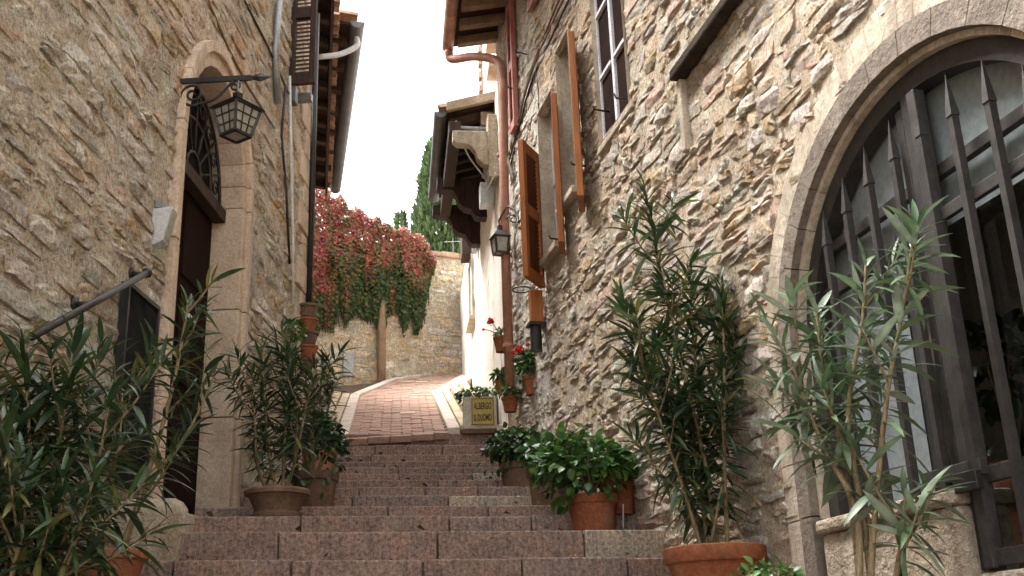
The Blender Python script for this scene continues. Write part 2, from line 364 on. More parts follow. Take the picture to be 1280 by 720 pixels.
def masonry(W, s0, s1, z0, z1, rowh, leng, holes, wts, mats, parent, seed, nind, prot=(.006, .04), gap=.008, zfun=None, cell=.09, shade=None):
    """mortar sheet as the wall, stones as pieces; holes(z) -> list of (sa, sb) left free"""
    r = random.Random(seed); stone_list = []
    z = z0; k = 0
    while z < z1:
        h = r.uniform(*rowh); h1 = h
        A = h*.30; ph = k*13.7
        zl = lambda s, z=z, ph=ph, A=A: z+A*noise.noise(Vector((s*1.3, ph, 0)))+.4*A*noise.noise(Vector((s*4, ph, 5)))
        zh = lambda s, z=z+h, ph=ph+13.7, A=A: z+A*noise.noise(Vector((s*1.3, ph, 0)))+.4*A*noise.noise(Vector((s*4, ph, 5)))
        zm = z+h/2
        iv = [(s0, s1)]
        for (a, b) in holes(zm):
            iv = [p for (x, y) in iv for p in ((x, min(y, a)), (max(x, b), y)) if p[1]-p[0] > .03]
        for (x, y) in iv:
            s = x
            while s < y-.001:
                L = r.uniform(*leng)*(h/ (sum(rowh)/2))**.5
                if y-(s+L) < leng[0]*.6: L = y-s
                e = s+L; j0, j1 = (r.uniform(-.02, .02), r.uniform(-.02, .02))
                g = gap*r.uniform(.3, 1.5)
                c4 = [(s+g, zl(s)+g), (e-g+j0, zl(e)+g), (e-g-j0, zh(e)-g), (s+g, zh(s)-g)]
                zc = (c4[0][1]+c4[2][1])/2
                if zfun is None or zc < zfun((s+e)/2):
                    if h > (rowh[0]+rowh[1])/2 and r.random() < .22 and L > .12:
                        t = r.uniform(.38, .62)
                        m0 = c4[0][1]*(1-t)+c4[3][1]*t; m1 = c4[1][1]*(1-t)+c4[2][1]*t
                        stone_list.append([c4[0], c4[1], (c4[1][0], m1-g/2), (c4[0][0], m0-g/2)])
                        stone_list.append([(c4[0][0], m0+g/2), (c4[1][0], m1+g/2), c4[2], c4[3]])
                    elif r.random() < .012: pass       # pocket left to mortar
                    else: stone_list.append(c4)
                s = e
        z += h; k += 1
    # mortar sheet
    mb = MB(); ns = int((s1-s0)/cell)+1; nz = int((z1-z0)/cell)+1; idx = {}
    def vid(i, j):
        if (i, j) not in idx:
            s, zz = s0+(s1-s0)*i/ns, z0+(z1-z0)*j/nz
            d = .006+.009*noise.noise(Vector((s*2.2, zz*2.2, seed)))+.010*noise.noise(Vector((s*8, zz*8, seed)))
            idx[i, j] = len(mb.v); mb.v.append(W.at(s, zz, d)); mb.c.append((1, 1, 1))
        return idx[i, j]
    for i in range(ns):
        for j in range(nz):
            s, zz = s0+(s1-s0)*(i+.5)/ns, z0+(z1-z0)*(j+.5)/nz
            if zfun and zz > zfun(s): continue
            if any(a < s < b for a, b in holes(zz)): continue
            mb.f.append((vid(i, j), vid(i+1, j), vid(i+1, j+1), vid(i, j+1)))
    def crisp(me):
        nx = len(US)-1; ny = len(VS)-1; me.polygons.foreach_set('use_smooth', [False]*len(me.polygons))
    wall = mb.build('wall', mats[1], parent, smooth=True, fix=False)
    if W.t.cross(Vector((0, 0, 1))).dot(W.n) < 0: wall.data.flip_normals()
    def area(c4):
        P = [proj(W.at(s, zz)) for s, zz in c4]
        if any(p is None for p in P): return -1
        cx = sum(p[0] for p in P)/4; cy = sum(p[1] for p in P)/4
        if not (-20 < cx < 1300 and -20 < cy < 740): return 0
        return abs(sum(P[i][0]*P[(i+1) % 4][1]-P[(i+1) % 4][0]*P[i][1] for i in range(4)))/2
    order = sorted(stone_list, key=area, reverse=True); fill = MB()
    for n, c4 in enumerate(order):
        wt = wts((c4[0][0]+c4[1][0])/2, (c4[0][1]+c4[2][1])/2) if callable(wts) else wts
        c = pick(wt, r); p = r.uniform(*prot)
        if n < nind and area(c4) > 60:
            m = MB(); stone_mesh(W, c4, p, r, c, m); o = m.build('stone', mats[0], wall, smooth=True, tint=True, fix=False); crisp(o.data)
        else: m = fill; stone_mesh(W, c4, p, r, c, m); o = None
        if o and W.t.cross(Vector((0, 0, 1))).dot(W.n) < 0: o.data.flip_normals()
    if fill.v:
        o = fill.build('stone_fill', mats[0], wall, smooth=True, tint=True, fix=False); o['kind'] = 'stuff'; crisp(o.data)
        if W.t.cross(Vector((0, 0, 1))).dot(W.n) < 0: o.data.flip_normals()
    return wall

# ================================================================== GROUND, STEPS, STREET
def zr(Y):
    return 3.688+.36*(Y-10.5) if Y < 16 else 5.668+.12*(Y-16)
gm = MB(); gx = [-900, -60, -20, -6, -2.4, 0, 2.2, 6, 20, 60, 900]; gy = [-900, -60, -10, -2, 0, 4, 8, 10, 13, 16, 20, 26, 40, 80, 200, 900]
def gz(x, y):
    base = -.06 if y <= 0 else (min(y, 10)*.28-.06 if y < 10 else zr(min(y, 20))-.5+max(0, min(y, 60)-20)*.08)
    return base if y < 80 else base-(min(y, 300)-80)*.12
for y in gy:
    for x in gx: gm.v.append(Vector((x, y, gz(x, y)-.25))); gm.c.append((1, 1, 1))
for j in range(len(gy)-1):
    for i in range(len(gx)-1): a = j*len(gx)+i; gm.f.append((a, a+1, a+1+len(gx), a+len(gx)))
tag(gm.build('ground', M['ground'], smooth=True), kind='structure')
lm = MB(); lm.obb((-2.2, -6, -.4), (5.4, 0, 0), (0, 6.2, 0), (0, 0, .4)); lm.c = [(.2, .15, .13)]*len(lm.v)
tag(lm.build('lower_street', M['step'], tint=True), kind='structure')

def isect(a, b, W, off=0):   # where the plan line a-b meets wall W
    d = b-a; t = (W.p+W.n*off-a).dot(W.n)/d.dot(W.n); return a+d*t
STEP_Y = [698, 664, 645, 632, 620, 609, 600, 592, 584, 577, 568, 556, 542]
EDGES = []      # (left point, right point, z) front edges, from low to high
for i in range(1, 13):
    z = 2.2144+.134*(i-1); t = (i-1)/11; y = STEP_Y[i]
    a = atz(lerp(208, 410, t), y+.5, z); b = atz(lerp(845, 622, t), y-2.5*(1-t), z); EDGES.append([a, b, z])
z = 2.037; a = atz(200, 699.3, z); b = atz(845, 695, z); EDGES.insert(0, [a, b, z])
fdir = Vector((.02, -1, 0)).normalized()
while EDGES[0][2] > .17:
    a, b, z = EDGES[0]; s = Vector((0, -.45, -.17)); EDGES.insert(0, [a+s, b+s, z-.17])
def clip_edge(a, b, z):
    f = lambda p: Vector((p.x, p.y, z))
    l = isect(f(a), f(b), WL, -.06); r_ = isect(f(a), f(b), WR, -.06)
    if l.y > 8.3: d = (l-r_); l = l+d*(.45/d.length)
    return f(l), f(r_)
lines = [clip_edge(*e) for e in EDGES]
top_back = [p+Vector((0, .5, 0)) for p in lines[-1]]
base = MB()
for i, (l, r_) in enumerate(lines):
    bl, br = (lines[i+1] if i+1 < len(lines) else top_back); z = EDGES[i][2]
    back = Vector((0, .12, 0)); fr = Vector((0, .02, 0))
    c = [l+fr, r_+fr, Vector((br.x, br.y, 0))+back, Vector((bl.x, bl.y, 0))+back]
    base.hexa([Vector((p.x, p.y, -.3)) for p in c]+[Vector((p.x, p.y, z-.02)) for p in c])
steps = tag(base.build('stone_steps', M['soil']), kind='structure')
rs = random.Random(3)
for i, (l, r_) in enumerate(lines):
    bl, br = (lines[i+1] if i+1 < len(lines) else top_back); z = EDGES[i][2]; zp = EDGES[i-1][2] if i else 0.
    L = (r_-l).length; t = 0.; front = (r_-l)/L
    bl = Vector((bl.x, bl.y, z))+Vector((0, .03, 0)); br = Vector((br.x, br.y, z))+Vector((0, .03, 0))
    while t < L-.01:
        u = rs.uniform(.42, .85)
        if L-(t+u) < .3: u = L-t
        g = .004; a0, a1 = (t+g)/L, (t+u-g)/L
        dz = rs.uniform(-.003, .004); dy = Vector((0, rs.uniform(-.008, .008), 0)); up = Vector((0, 0, 1))
        p = [l.lerp(r_, a0)+dy, l.lerp(r_, a1)+dy, bl.lerp(br, a1), bl.lerp(br, a0)]
        bot = min(z-.05, zp-.01)
        # a slight forward slope of the worn tread
        tp = [q+up*(dz+rs.uniform(-.002, .002)-(0 if k > 1 else .004)) for k, q in enumerate(p)]
        v = rs.uniform(.9, 1.08); edge_pale = i >= 10 and a1 > .9 and rs.random() < .8
        c = (.245*v, .168*v, .137*v) if not edge_pale else (.36, .31, .25)
        if rs.random() < .2: c = (.23*v, .172*v, .148*v)
        if i >= len(lines)-3: c = (.26*v, .18*v, .145*v)
        m = MB(); m.hexa([Vector((q.x, q.y, bot)) for q in p]+tp, c)
        m.build('step_block', M['step'], steps, tint=True, bevel=.007)
        t += u
# fallen leaves lying on the treads
fl = MB(); rf = random.Random(5)
for k in range(120):
    i = rf.choices(range(11, len(lines)-1), [3 if j < 18 else 2 for j in range(11, len(lines)-1)])[0]
    l, r_ = lines[i]; bl, br = lines[i+1]; t = rf.uniform(.08, .9); u = rf.choice([rf.uniform(0, .12), rf.uniform(0, 1)])
    p = l.lerp(r_, t).lerp(Vector((bl.x, bl.y, EDGES[i][2])).lerp(Vector((br.x, br.y, EDGES[i][2])), t), u)+Vector((0, 0, .012))
    s = rf.uniform(.012, .028); a = rf.uniform(0, 6.3); x = Vector((math.cos(a), math.sin(a), rf.uniform(-.1, .5)))*s; y = Vector((-math.sin(a), math.cos(a), rf.uniform(-.1, .6)))*s*.6
    fl.add([p-x, p-y*.9, p+x, p+y+Vector((0, 0, s*.5))], [(0, 1, 2), (0, 2, 3)], rf.choice([(.06, .035, .02), (.12, .06, .025), (.035, .022, .015), (.16, .07, .03)]))
tag(fl.build('fallen_leaves', M['vine'], tint=True, fix=False), 'dry brown fallen leaves scattered over the stone steps', 'leaves', kind='stuff')

# sloping street beyond the steps
st = MB(); ys = [10.62+.35*k for k in range(24)]
for y in ys:
    for x in (-4.2, -2.6, -1.7, -.9, -.2, 1.4): st.v.append(Vector((x, y+(x+.95)*.17*max(0, 1-(y-10.35)/2), zr(max(y, 10.4))-.035))); st.c.append((1, 1, 1))
for j in range(len(ys)-1):
    for i in range(5): a = j*6+i; st.f.append((a, a+1, a+7, a+6))
street = tag(st.build('street', M['soil'], smooth=True), kind='structure')
KL = [(-1.64, 10.42), (-2.01, 13.7), (-1.72, 15.4), (-1.0, 16.35), (.4, 17.0)]
KR = [(-.68, 10.58), (-1.08, 13.7), (-.80, 15.6), (-.30, 16.1), (.6, 16.5)]
def poly_x(P, y):
    for (x0, y0), (x1, y1) in zip(P, P[1:]):
        if y <= y1: return x0+(x1-x0)*(y-y0)/(y1-y0)
    return P[-1][0]
def ramp_p(x, y, h=0): return Vector((x, y, zr(y)+h))
# brick paving
rb = random.Random(11); variants = []
for k in range(6):
    v = rb.uniform(.8, 1.15); c = [(1, 1, 1), (1.06, .97, .93), (.93, .92, .94), (1.03, 1.03, 1.0), (.87, .85, .85), (1.08, 1.0, .92)][k]
    m = MB(); m.hexa([Vector((x, y, z)) for z in (-.06, 0) for x, y in ((-.5, -.5), (.5, -.5), (.5, .5), (-.5, .5))], c)
    me = m.mesh('brick', tint=True); me.materials.append(M['brick']); variants.append(me)
slope = math.atan(.36); bfill = MB(); nb = 0; y = 10.50; row = 0
while y < 16.2:
    x0, x1 = poly_x(KL, y), poly_x(KR, y); x = x0-(.1 if row % 2 else 0)
    while x < x1:
        a, b = max(x, x0), min(x+.21, x1)
        if b-a > .03:
            yy = y+(x+.95)*.17*max(0, 1-(y-10.35)/2.5)
            mt = Matrix.Translation(ramp_p((a+b)/2, yy, rb.uniform(-.004, .004))) @ Matrix.Rotation(slope+rb.uniform(-.01, .01), 4, 'X') @ Matrix.Diagonal((b-a-.008, .108, 1, 1))
            if nb < 300:
                o = link('brick', rb.choice(variants), None, street); o.matrix_local = mt; nb += 1
            else:
                me = rb.choice(variants); bfill.add([mt @ v.co for v in me.vertices], [tuple(p.vertices) for p in me.polygons], tuple(me.color_attributes[0].data[0].color[:3]))
        x += .21
    y += .108; row += 1
if bfill.v: tag(bfill.build('brick_fill', M['brick'], street, tint=True), kind='stuff')
# kerbs and stepped pale ledges on both sides, each stone a piece
def ledge(P, off0, off1, h, name, tone, smax=1e9, seg=.5, s_from=0):
    pts = [Vector((x, y, 0)) for x, y in P]; acc = 0
    for a, b in zip(pts, pts[1:]):
        d = b-a; L = d.length; n = max(1, round(L/seg)); side = Vector((d.y, -d.x, 0)).normalized()
        for k in range(n):
            if acc+L*k/n > smax: return
            if acc+L*k/n < s_from: continue
            p, q = a+d*(k/n+.004), a+d*((k+1)/n-.004)
            c4 = [p+side*off0, q+side*off0, q+side*off1, p+side*off1]
            if off1 < off0: c4 = [c4[3], c4[2], c4[1], c4[0]]
            v = rb.uniform(.9, 1.08); m = MB()
            cc = [Vector((w.x, w.y, zr(w.y)-.1)) for w in c4]+[Vector((w.x, w.y, zr(w.y)+h)) for w in c4]
            m.hexa(cc, tuple(t*v for t in tone)); m.build(name, M['pale'], street, tint=True, bevel=.008)
        acc += L
ledge(KL, -.12, 0, .035, 'kerb_stone', (1.0, .93, .88)); ledge(KR, 0, .12, .035, 'kerb_stone', (1.0, .93, .88))
for k in range(3): ledge(KR, .13+.11*k, .22+.11*k, .05+.05*k, 'ledge_stone', (.88, .78, .56), smax=5.2)
for k in range(2): ledge(KL, -.13-.11*k, -.22-.11*k, .05+.03*k, 'ledge_stone', (.80, .72, .55), smax=3.2)
for (x, y) in ((-1.30, 11.9), (-1.42, 15.0), (-1.62, 15.1)):
    m = MB(); q = ramp_p(x, y, .004); m.obb(q, (.17, 0, 0), (0, .12*math.cos(slope), .12*math.sin(slope)), (0, 0, .008), (.9, .8, .65)); m.build('inspection_cover', M['pale'], street, tint=True)

# ================================================================== LEFT HOUSE
DC, DO, DI, DS, DA = .53, .72, .57, 4.5, .83      # door: centre, outer and inner half width, spring height, outer rise
DZ = 2.37
def door_half(z, half, rise):
    if z < DS: return half
    t = (z-DS)/rise
    return half*math.sqrt(max(0, 1-t*t)) if t < 1 else 0
def holesL(z):
    h = []
    if DZ-.1 < z < DS+DA-.05:
        w_ = door_half(z, DO-.06, DA-.05)
        if w_ > 0: h.append((DC-w_, DC+w_))
    return h
lh = thing('stone_house', WL.at(0, 2, 0), 'rubble stone house with a round arched stone doorway and iron lantern', 'house')
def wl(s, z):
    if z > 4.6: return dict(beige=4, pink=2, ochre=3, rust=1.2, pale=2, brown=1, grey=1)
    return dict(beige=3, pale=7, grey=3, ochre=1.2, pink=.8, brown=.3)
masonry(WL, -5.6, 2.97, 0, 8.5, (.05, .15), (.09, .40), holesL, wl, (M['stoneL'], M['mortL']), lh, 21, 300, prot=(.006, .024), gap=.004)
# return wall past the corner
masonry(W1b, 0.0, 6.0, 2.5, 7.6, (.09, .17), (.18, .45), lambda z: [], dict(beige=3, grey=2, brown=2), (M['stoneL'], M['mortL']), lh, 22, 0)
# corner quoins
rq = random.Random(8); z = 2.3; k = 0
while z < 8.4:
    h = rq.uniform(.2, .34); lw = .34 if k % 2 else .2
    m = MB(); m.wbox(WL, 2.985-lw, 2.985, z+.006, z+h-.006, -.25, .03+rq.uniform(-.006, .006)); m.build('quoin', M['trim'], lh, bevel=.012); z += h; k += 1
# arch ring helper: pieces of a moulded surround on a wall
def ring_pts(c, half, spring, rise, z0, n=14):
    P = [(c-half, z0), (c-half, spring)]
    for k in range(1, n): a = math.pi*(1-k/n); P.append((c+half*math.cos(a), spring+rise*math.sin(a)))
    return P+[(c+half, spring), (c+half, z0)]
def ring_piece(W, p0, p1, q0, q1, d0, d1):
    return [W.at(*p0, d0), W.at(*p1, d0), W.at(*q1, d0), W.at(*q0, d0), W.at(*p0, d1), W.at(*p1, d1), W.at(*q1, d1), W.at(*q0, d1)]
sur = MB().wbox(WL, DC-DO-.03, DC+DO+.03, DZ-.12, DZ, -.3, .10).build('threshold', M['dado'], lh, bevel=.012)
def surround(W, par, mat, o, i, d0, d1, name, joints, c, s_, r_o, r_i, z0):
    O = ring_pts(c, o, s_, r_o, z0); I = ring_pts(c, i, s_, r_i, z0)
    def sub(a, b, n): return [(lerp(a[0], b[0], t/n), lerp(a[1], b[1], t/n)) for t in range(n)]
    OO = sub(O[0], O[1], joints)+O[1:-2]+sub(O[-2], O[-1], joints)+[O[-1]]; II = sub(I[0], I[1], joints)+I[1:-2]+sub(I[-2], I[-1], joints)+[I[-1]]
    for k in range(len(OO)-1):
        e = .004
        f = lambda A: ((lerp(A[k][0], A[k+1][0], e), lerp(A[k][1], A[k+1][1], e)), (lerp(A[k][0], A[k+1][0], 1-e), lerp(A[k][1], A[k+1][1], 1-e)))
        (p0, p1), (q0, q1) = f(OO), f(II)
        m = MB(); m.hexa(ring_piece(W, p0, p1, q0, q1, d0, d1)); m.build(name, mat, par, bevel=.006)
surround(WL, lh, M['trim'], DO, DO-.07, -.05, .055, 'door_moulding', 3, DC, DS, DA, DA-.07, DZ)
surround(WL, lh, M['trim'], DO-.068, DI, -.20, .028, 'door_jamb', 3, DC, DS, DA-.068, DA-.16, DZ)
# the dark panelled door, transom and iron fanlight
dr = MB().wbox(WL, DC-DI-.02, DC+DI+.02, DZ, DS-.02, -.21, -.18).build('door', M['door'], lh)
for a, b in ((-.47, -.03), (.03, .47)):
    for z0, z1 in ((2.5, 3.1), (3.2, 3.75), (3.85, 4.35)):
        MB().wbox(WL, DC+a, DC+b, z0, z1, -.183, -.165).build('panel', M['door'], dr, bevel=.01)
MB().tube([WL.at(DC+.06, 3.4, -.17), WL.at(DC+.06, 3.4, -.13)], .018, 8).build('handle', M['ironB'], dr, smooth=True)
tz = DS-.06
MB().wbox(WL, DC-DI-.01, DC+DI+.01, tz-.045, tz+.045, -.17, -.09).build('transom', M['woodD'], lh, bevel=.006)
fan = MB(); rr = DI-.02
for rad in (rr, rr*.62, rr*.25):
    pts = [WL.at(DC+rad*math.cos(math.pi*k/18), tz+.05+rad*math.sin(math.pi*k/18)*1.08, -.13) for k in range(19)]; fan.tube(pts, .011, 6)
for k in range(1, 8):
    a = math.pi*k/8; fan.tube([WL.at(DC+rr*.25*math.cos(a), tz+.05+rr*.27*math.sin(a), -.13), WL.at(DC+rr*math.cos(a), tz+.05+rr*1.08*math.sin(a), -.13)], .009, 6)
for k in range(8):
    a = math.pi*(k+.5)/8; c = (DC+rr*.8*math.cos(a), tz+.05+rr*.86*math.sin(a))
    fan.tube([WL.at(c[0]+.07*math.cos(t*.7)*(1-t/14), c[1]+.07*math.sin(t*.7)*(1-t/14), -.125) for t in range(12)], .007, 5)
fan.build('fanlight_grille', M['ironB'], lh, smooth=True)
gp = MB(); pts = ring_pts(DC, DI+.02, DS, DA-.14, tz)
gp.add([WL.at(s_, z_, -.185) for s_, z_ in pts], [tuple(range(len(pts)))]); gp.build('fanlight_pane', M['dark'], lh)
# solid core behind so that nothing shows through
MB().wbox(WL, -5.6, 2.6, 0, 8.45, -2.4, -.6).build('core', M['dark'], lh)
# rough stone block at the foot of the doorway
blk = MB(); r_ = random.Random(4)
def rough_block(o, x, y, z, n, amp, seed):
    m = MB(); o, x, y, z = map(Vector, (o, x, y, z)); bm = bmesh.new(); bmesh.ops.create_cube(bm, size=1)
    bmesh.ops.subdivide_edges(bm, edges=bm.edges, cuts=n, use_grid_fill=True)
    vs = []
    for v in bm.verts:
        p = v.co; k = 1-.10*(abs(p.x)*2)**3*(abs(p.y)*2)**3-.08*(abs(p.z)*2)**3*(abs(p.x)*2)**3
        p = p*k; q = o+x*(p.x+.5)+y*(p.y+.5)+z*(p.z+.5)
        q += Vector((noise.noise(q*4+Vector((seed, 0, 0))), noise.noise(q*4+Vector((0, seed, 0))), noise.noise(q*4+Vector((0, 0, seed)))))*amp
        vs.append(q)
    bm.verts.index_update(); fs = [tuple(v.index for v in f.verts) for f in bm.faces]; bm.free(); return m.add(vs, fs)
q = WL.at(-.62, 1.95, -.05)
one(rough_block(q, WL.t*.52, WL.n*.27, (0, 0, .40), 4, .035, 2), 'stone_block', M['dado'], q, 'rough grey stone block beside the doorway threshold at the stair end', 'stone block', smooth=True)
q = WL.at(-.08, 2.05, .02)
one(rough_block(q, WL.t*1.05, WL.n*.12, (0, 0, .315), 5, .015, 5), 'door_sill_stone', M['dado'], q, 'long worn grey sill stone running below the dark arched door', 'stone block', smooth=True)

# eaves -----------------------------------------------------------
def eave(par, P, Q, inward, depth, rise, nraf, gut, gr, raf='beam', tiles=True, over=.05):
    """P-Q gutter line; boards and rafters run from it to the wall"""
    P, Q = Vector(P), Vector(Q); d = Q-P; L = d.length; t = d/L; iw = Vector(inward)*depth+Vector((0, 0, rise)); up = Vector((0, 0, 1))
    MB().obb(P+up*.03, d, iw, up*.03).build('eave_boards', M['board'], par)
    for k in range(nraf):
        p = P+d*((k+.5)/nraf)-t*.04; MB().obb(p-up*.06+iw*.04, t*.085, iw*.97, up*.088).build('rafter', M[raf], par, bevel=.006)
    g = MB(); n = 8; vs = []; fs = []
    for i, e in enumerate((P-t*over, Q+t*over)):
        for k in range(n+1):
            a = math.pi*k/n; off = -Vector(inward).normalized()*(math.cos(a)*gr+gr*.9)-up*math.sin(a)*gr; vs.append(e+off+up*.05)
            off2 = -Vector(inward).normalized()*(math.cos(a)*gr*.88+gr*.9)-up*math.sin(a)*gr*.88; vs.append(e+off2+up*.05)
    m_ = 2*(n+1)
    for k in range(n): fs += [(2*k, 2*k+2, m_+2*k+2, m_+2*k), (2*k+1, m_+2*k+1, m_+2*k+3, 2*k+3), (2*k, 2*k+1, 2*k+3, 2*k+2), (m_+2*k, m_+2*k+2, m_+2*k+3, m_+2*k+1)]
    fs += [(0, m_, m_+1, 1), (2*n, 2*n+1, m_+2*n+1, m_+2*n)]
    fs += [tuple([2*k for k in range(n+1)]), tuple([m_+2*k for k in range(n, -1, -1)])]
    if gut: g.add(vs, fs).build('gutter', gut, par, smooth=False)
    if tiles:
        rt = random.Random(int(abs(P.x*100))); nt_ = int(L/.2); tl = iw.length
        for k in range(nt_+1):
            for j in range(max(1, int((tl+.25)/.34))):
                o = P+t*(L*k/max(1, nt_))+iw.normalized()*(j*.34-.06)+up*(.075+rt.uniform(-.01, .01)); m = MB(); vs = []; s_ = iw.normalized(); nn = t.cross(s_).normalized()
                if nn.z < 0: nn = -nn
                for e in (0, 1):
                    for q in range(6): a = math.pi*q/5; rr = (.095 if e == 0 else .08); vs.append(o+s_*(.40*e)+t*math.cos(a)*rr+nn*(math.sin(a)*rr*.8+.02*(1-e)))
                    for q in range(6): a = math.pi*q/5; rr = (.08 if e == 0 else .066); vs.append(o+s_*(.40*e)+t*math.cos(a)*rr+nn*(math.sin(a)*rr*.8+.02*(1-e)))
                fs = []
                for q in range(5): fs += [(q, q+1, q+13, q+12), (6+q, 18+q, 19+q, 7+q), (q, 6+q, 7+q, q+1)]
                m.add(vs, fs).build('roof_tile', M['tile'], par, smooth=False)
E1a = aty(416, 0, 8.8); E1b = atz(408, 240, E1a.z); e1d = (E1b-E1a).normalized()
inL = Vector((-e1d.y, e1d.x, 0))
E1n = E1a-e1d*.35
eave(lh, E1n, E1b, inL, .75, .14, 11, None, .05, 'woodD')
MB().bar(E1n, E1b, .03, .11).build('fascia', M['woodD'], lh)
MB().obb(E1n+inL*.15+Vector((0, 0, -.9)), inL*.5, e1d*.3, (0, 0, .75)).build('eave_block', M['beam'], lh) if False else None
E2a = aty(438, 35, 9.5); E2b = atz(413, 238, E2a.z); e2d = (E2b-E2a).normalized()
lh2 = thing('row_house', W1b.at(3, 3, -1), 'house roof edge with a grey half round gutter beyond the doorway house', 'house')
inL2 = Vector((-e2d.y, e2d.x, 0))
eave(lh2, E2a, E2b, inL2, .6, .12, 8, M['zincD'], .075, 'woodD')
MB().obb(W1b.at(.95, 3, -.12), W1b.t*4.2, -W1b.n*2, (0, 0, 4.75)).build('wall', M['mortL'], lh2)
q = E2a-inL2*.07
MB().tube(spline([q+e2d*.12+Vector((0, 0, -.03)), q+e2d*.1+Vector((0, 0, -.14)), q+inL2*.16+e2d*.06+Vector((0, 0, -.27)), q+inL2*.38+Vector((0, 0, -.36))], 5), .028, 8).build('gutter_outlet', M['whitemetal'], lh2, smooth=True)

# drain pipe, conduits, cables on the left house
def run(name, pts, rad, mat, label, cat, group=None, n=8, sp=0):
    P = spline(pts, sp) if sp else pts
    m = MB(); m.tube(P, rad, n); return one(m, name, mat, P[0], label, cat, group, smooth=True)
run('drain_pipe', [W1b.at(-.02, 4.3, .05), W1b.at(-.02, 7.2, .05)], .026, M['ironB'], 'dark vertical drain pipe at the corner of the doorway house', 'pipe')
run('conduit', [WL.px(349, 0, .04), WL.px(344, 62, .04), WL.px(347, 130, .04)], .028, M['zinc'], 'grey conduit running up the doorway house beside the shutter', 'pipe')
run('cable', [WL.px(300, -10, .02), WL.px(332, 52, .02), WL.px(361, 117, .03)], .009, M['cable'], 'black cable sloping across the wall to the junction box', 'cable')
run('cable', [WL.px(256, -10, .02), WL.px(285, 60, .02), WL.px(310, 108, .025), WL.px(343, 160, .03)], .009, M['cableB'], 'brown cable crossing the wall just above the arched doorway', 'cable')
run('cable', [WL.px(362, 95, .03), WL.px(364, 200, .03), WL.px(366, 300, .03), WL.px(366, 380, .03)], .012, M['cablew'], 'pale vertical cable below the junction box on the doorway house', 'cable')
run('cable', [WL.px(357, 110, .03), WL.px(352, 170, .02), WL.px(358, 240, .03), WL.px(362, 330, .03)], .010, M['cable'], 'black vertical cable hanging near the corner of the doorway house', 'cable')
jb = WL.pix(362, 112); m = MB().wbox(WL, jb[0]-.04, jb[0]+.05, jb[1]-.13, jb[1]+.02, .0, .06)
one(m, 'junction_box', M['zincD'], WL.at(*jb), 'small grey electric junction box at the end of the black cable', 'box', bevel=.006)
jb = WL.pix(371, 118); m = MB().wbox(WL, jb[0]-.03, jb[0]+.04, jb[1]-.07, jb[1]+.0, .0, .13)
one(m, 'bracket', M['zinc'], WL.at(*jb), 'small zinc bracket fixed beside the junction box', 'bracket', bevel=.006)

# a louvred shutter leaf: hinge line a (bottom), free line b (bottom), height h
def shutter(name, a, b, h, label, group, mat=None, slats=None, thick=.045, par=None):
    a, b = Vector(a), Vector(b); mat = mat or M['wood']; t = (b-a); L = t.length; t = t/L; nn = Vector((t.y, -t.x, 0)); up = Vector((0, 0, 1))
    T = par or thing(name, a, label, 'shutter', group)
    fwid = min(.055, L*.22)
    for o in (0, L-fwid): MB().obb(a+t*o-nn*thick/2, t*fwid, nn*thick, up*h).build('stile', mat, T, bevel=.004)
    rails = [0, h*.46, h-.09]
    for z in rails: MB().obb(a+t*fwid-nn*thick*.45+up*z, t*(L-2*fwid), nn*thick*.9, up*.09).build('rail', mat, T, bevel=.004)
    n = slats or int((h-.27)/.042)
    for (z0, z1) in ((rails[0]+.09, rails[1]), (rails[1]+.09, rails[2])):
        n = int((z1-z0)/.036)
        for k in range(n):
            z = z0+(k+.5)*(z1-z0)/n
            MB().obb(a+t*fwid+nn*.014+up*(z-.018), t*(L-2*fwid), nn*.006+up*.0, nn*-.028+up*.034).build('slat', M['woodM'] if mat is M['wood'] else mat, T)
    return T
sA = WL.pix(361, 98, .03)
zt = sA[1]
shutter('window_shutter', WL.at(sA[0]+.12, zt, .0), WL.at(sA[0]+.10, zt, .22), 1.35, 'dark brown louvred shutter opened out from the doorway house', None, mat=M['woodD'])

# lamp box (white flood light), handrail, black board
s_, z_ = WL.pix(199, 290); s_ -= .06; t = thing('wall_light', WL.at(s_, z_-.14, 0), 'small pale grey box light on the wall left of the doorway', 'light')
m = MB(); pp = [WL.at(s_-.07, z_-.13, 0), WL.at(s_+.015, z_-.13, 0), WL.at(s_+.015, z_+.08, 0), WL.at(s_-.07, z_+.08, 0), WL.at(s_-.07, z_-.10, .07), WL.at(s_+.015, z_-.10, .07), WL.at(s_+.015, z_+.09, .11), WL.at(s_-.07, z_+.09, .11)]
m.hexa(pp).build('housing', M['whitemetal'], t, bevel=.006)
MB().hexa([WL.at(s_-.06, z_-.085, .074), WL.at(s_+.005, z_-.085, .074), WL.at(s_+.005, z_+.075, .108), WL.at(s_-.06, z_+.075, .108), WL.at(s_-.06, z_-.085, .078), WL.at(s_+.005, z_-.085, .078), WL.at(s_+.005, z_+.075, .112), WL.at(s_-.06, z_+.075, .112)]).build('lens', M['lampglass'], t)
MB().wbox(WL, s_-.06, s_, z_+.09, z_+.13, .01, .05).build('bracket', M['zinc'], t)
a, b = WL.px(184, 341, .08), WL.px(40, 421, .08)
t = thing('handrail', WL.at(-.42, 2.6, 0), 'slim dark iron handrail sloping down the wall left of the doorway', 'handrail')
MB().tube([a, b], .016, 10).build('rail', M['iron'], t, smooth=True)
for f in (0.02, .55):
    p = a.lerp(b, f); MB().tube([p, p-WL.n*.08], .013, 8).build('bracket', M['ironB'], t, smooth=True); MB().tube([p-WL.n*.08, p-WL.n*.065], .035, 12).build('rosette', M['ironB'], t, smooth=True)
MB().lathe(a+Vector((0, 0, -.026)), [(0, 0), (.018, .006), (.026, .026), (.018, .046), (0, .052)], 12).build('knob', M['ironB'], t, smooth=True)
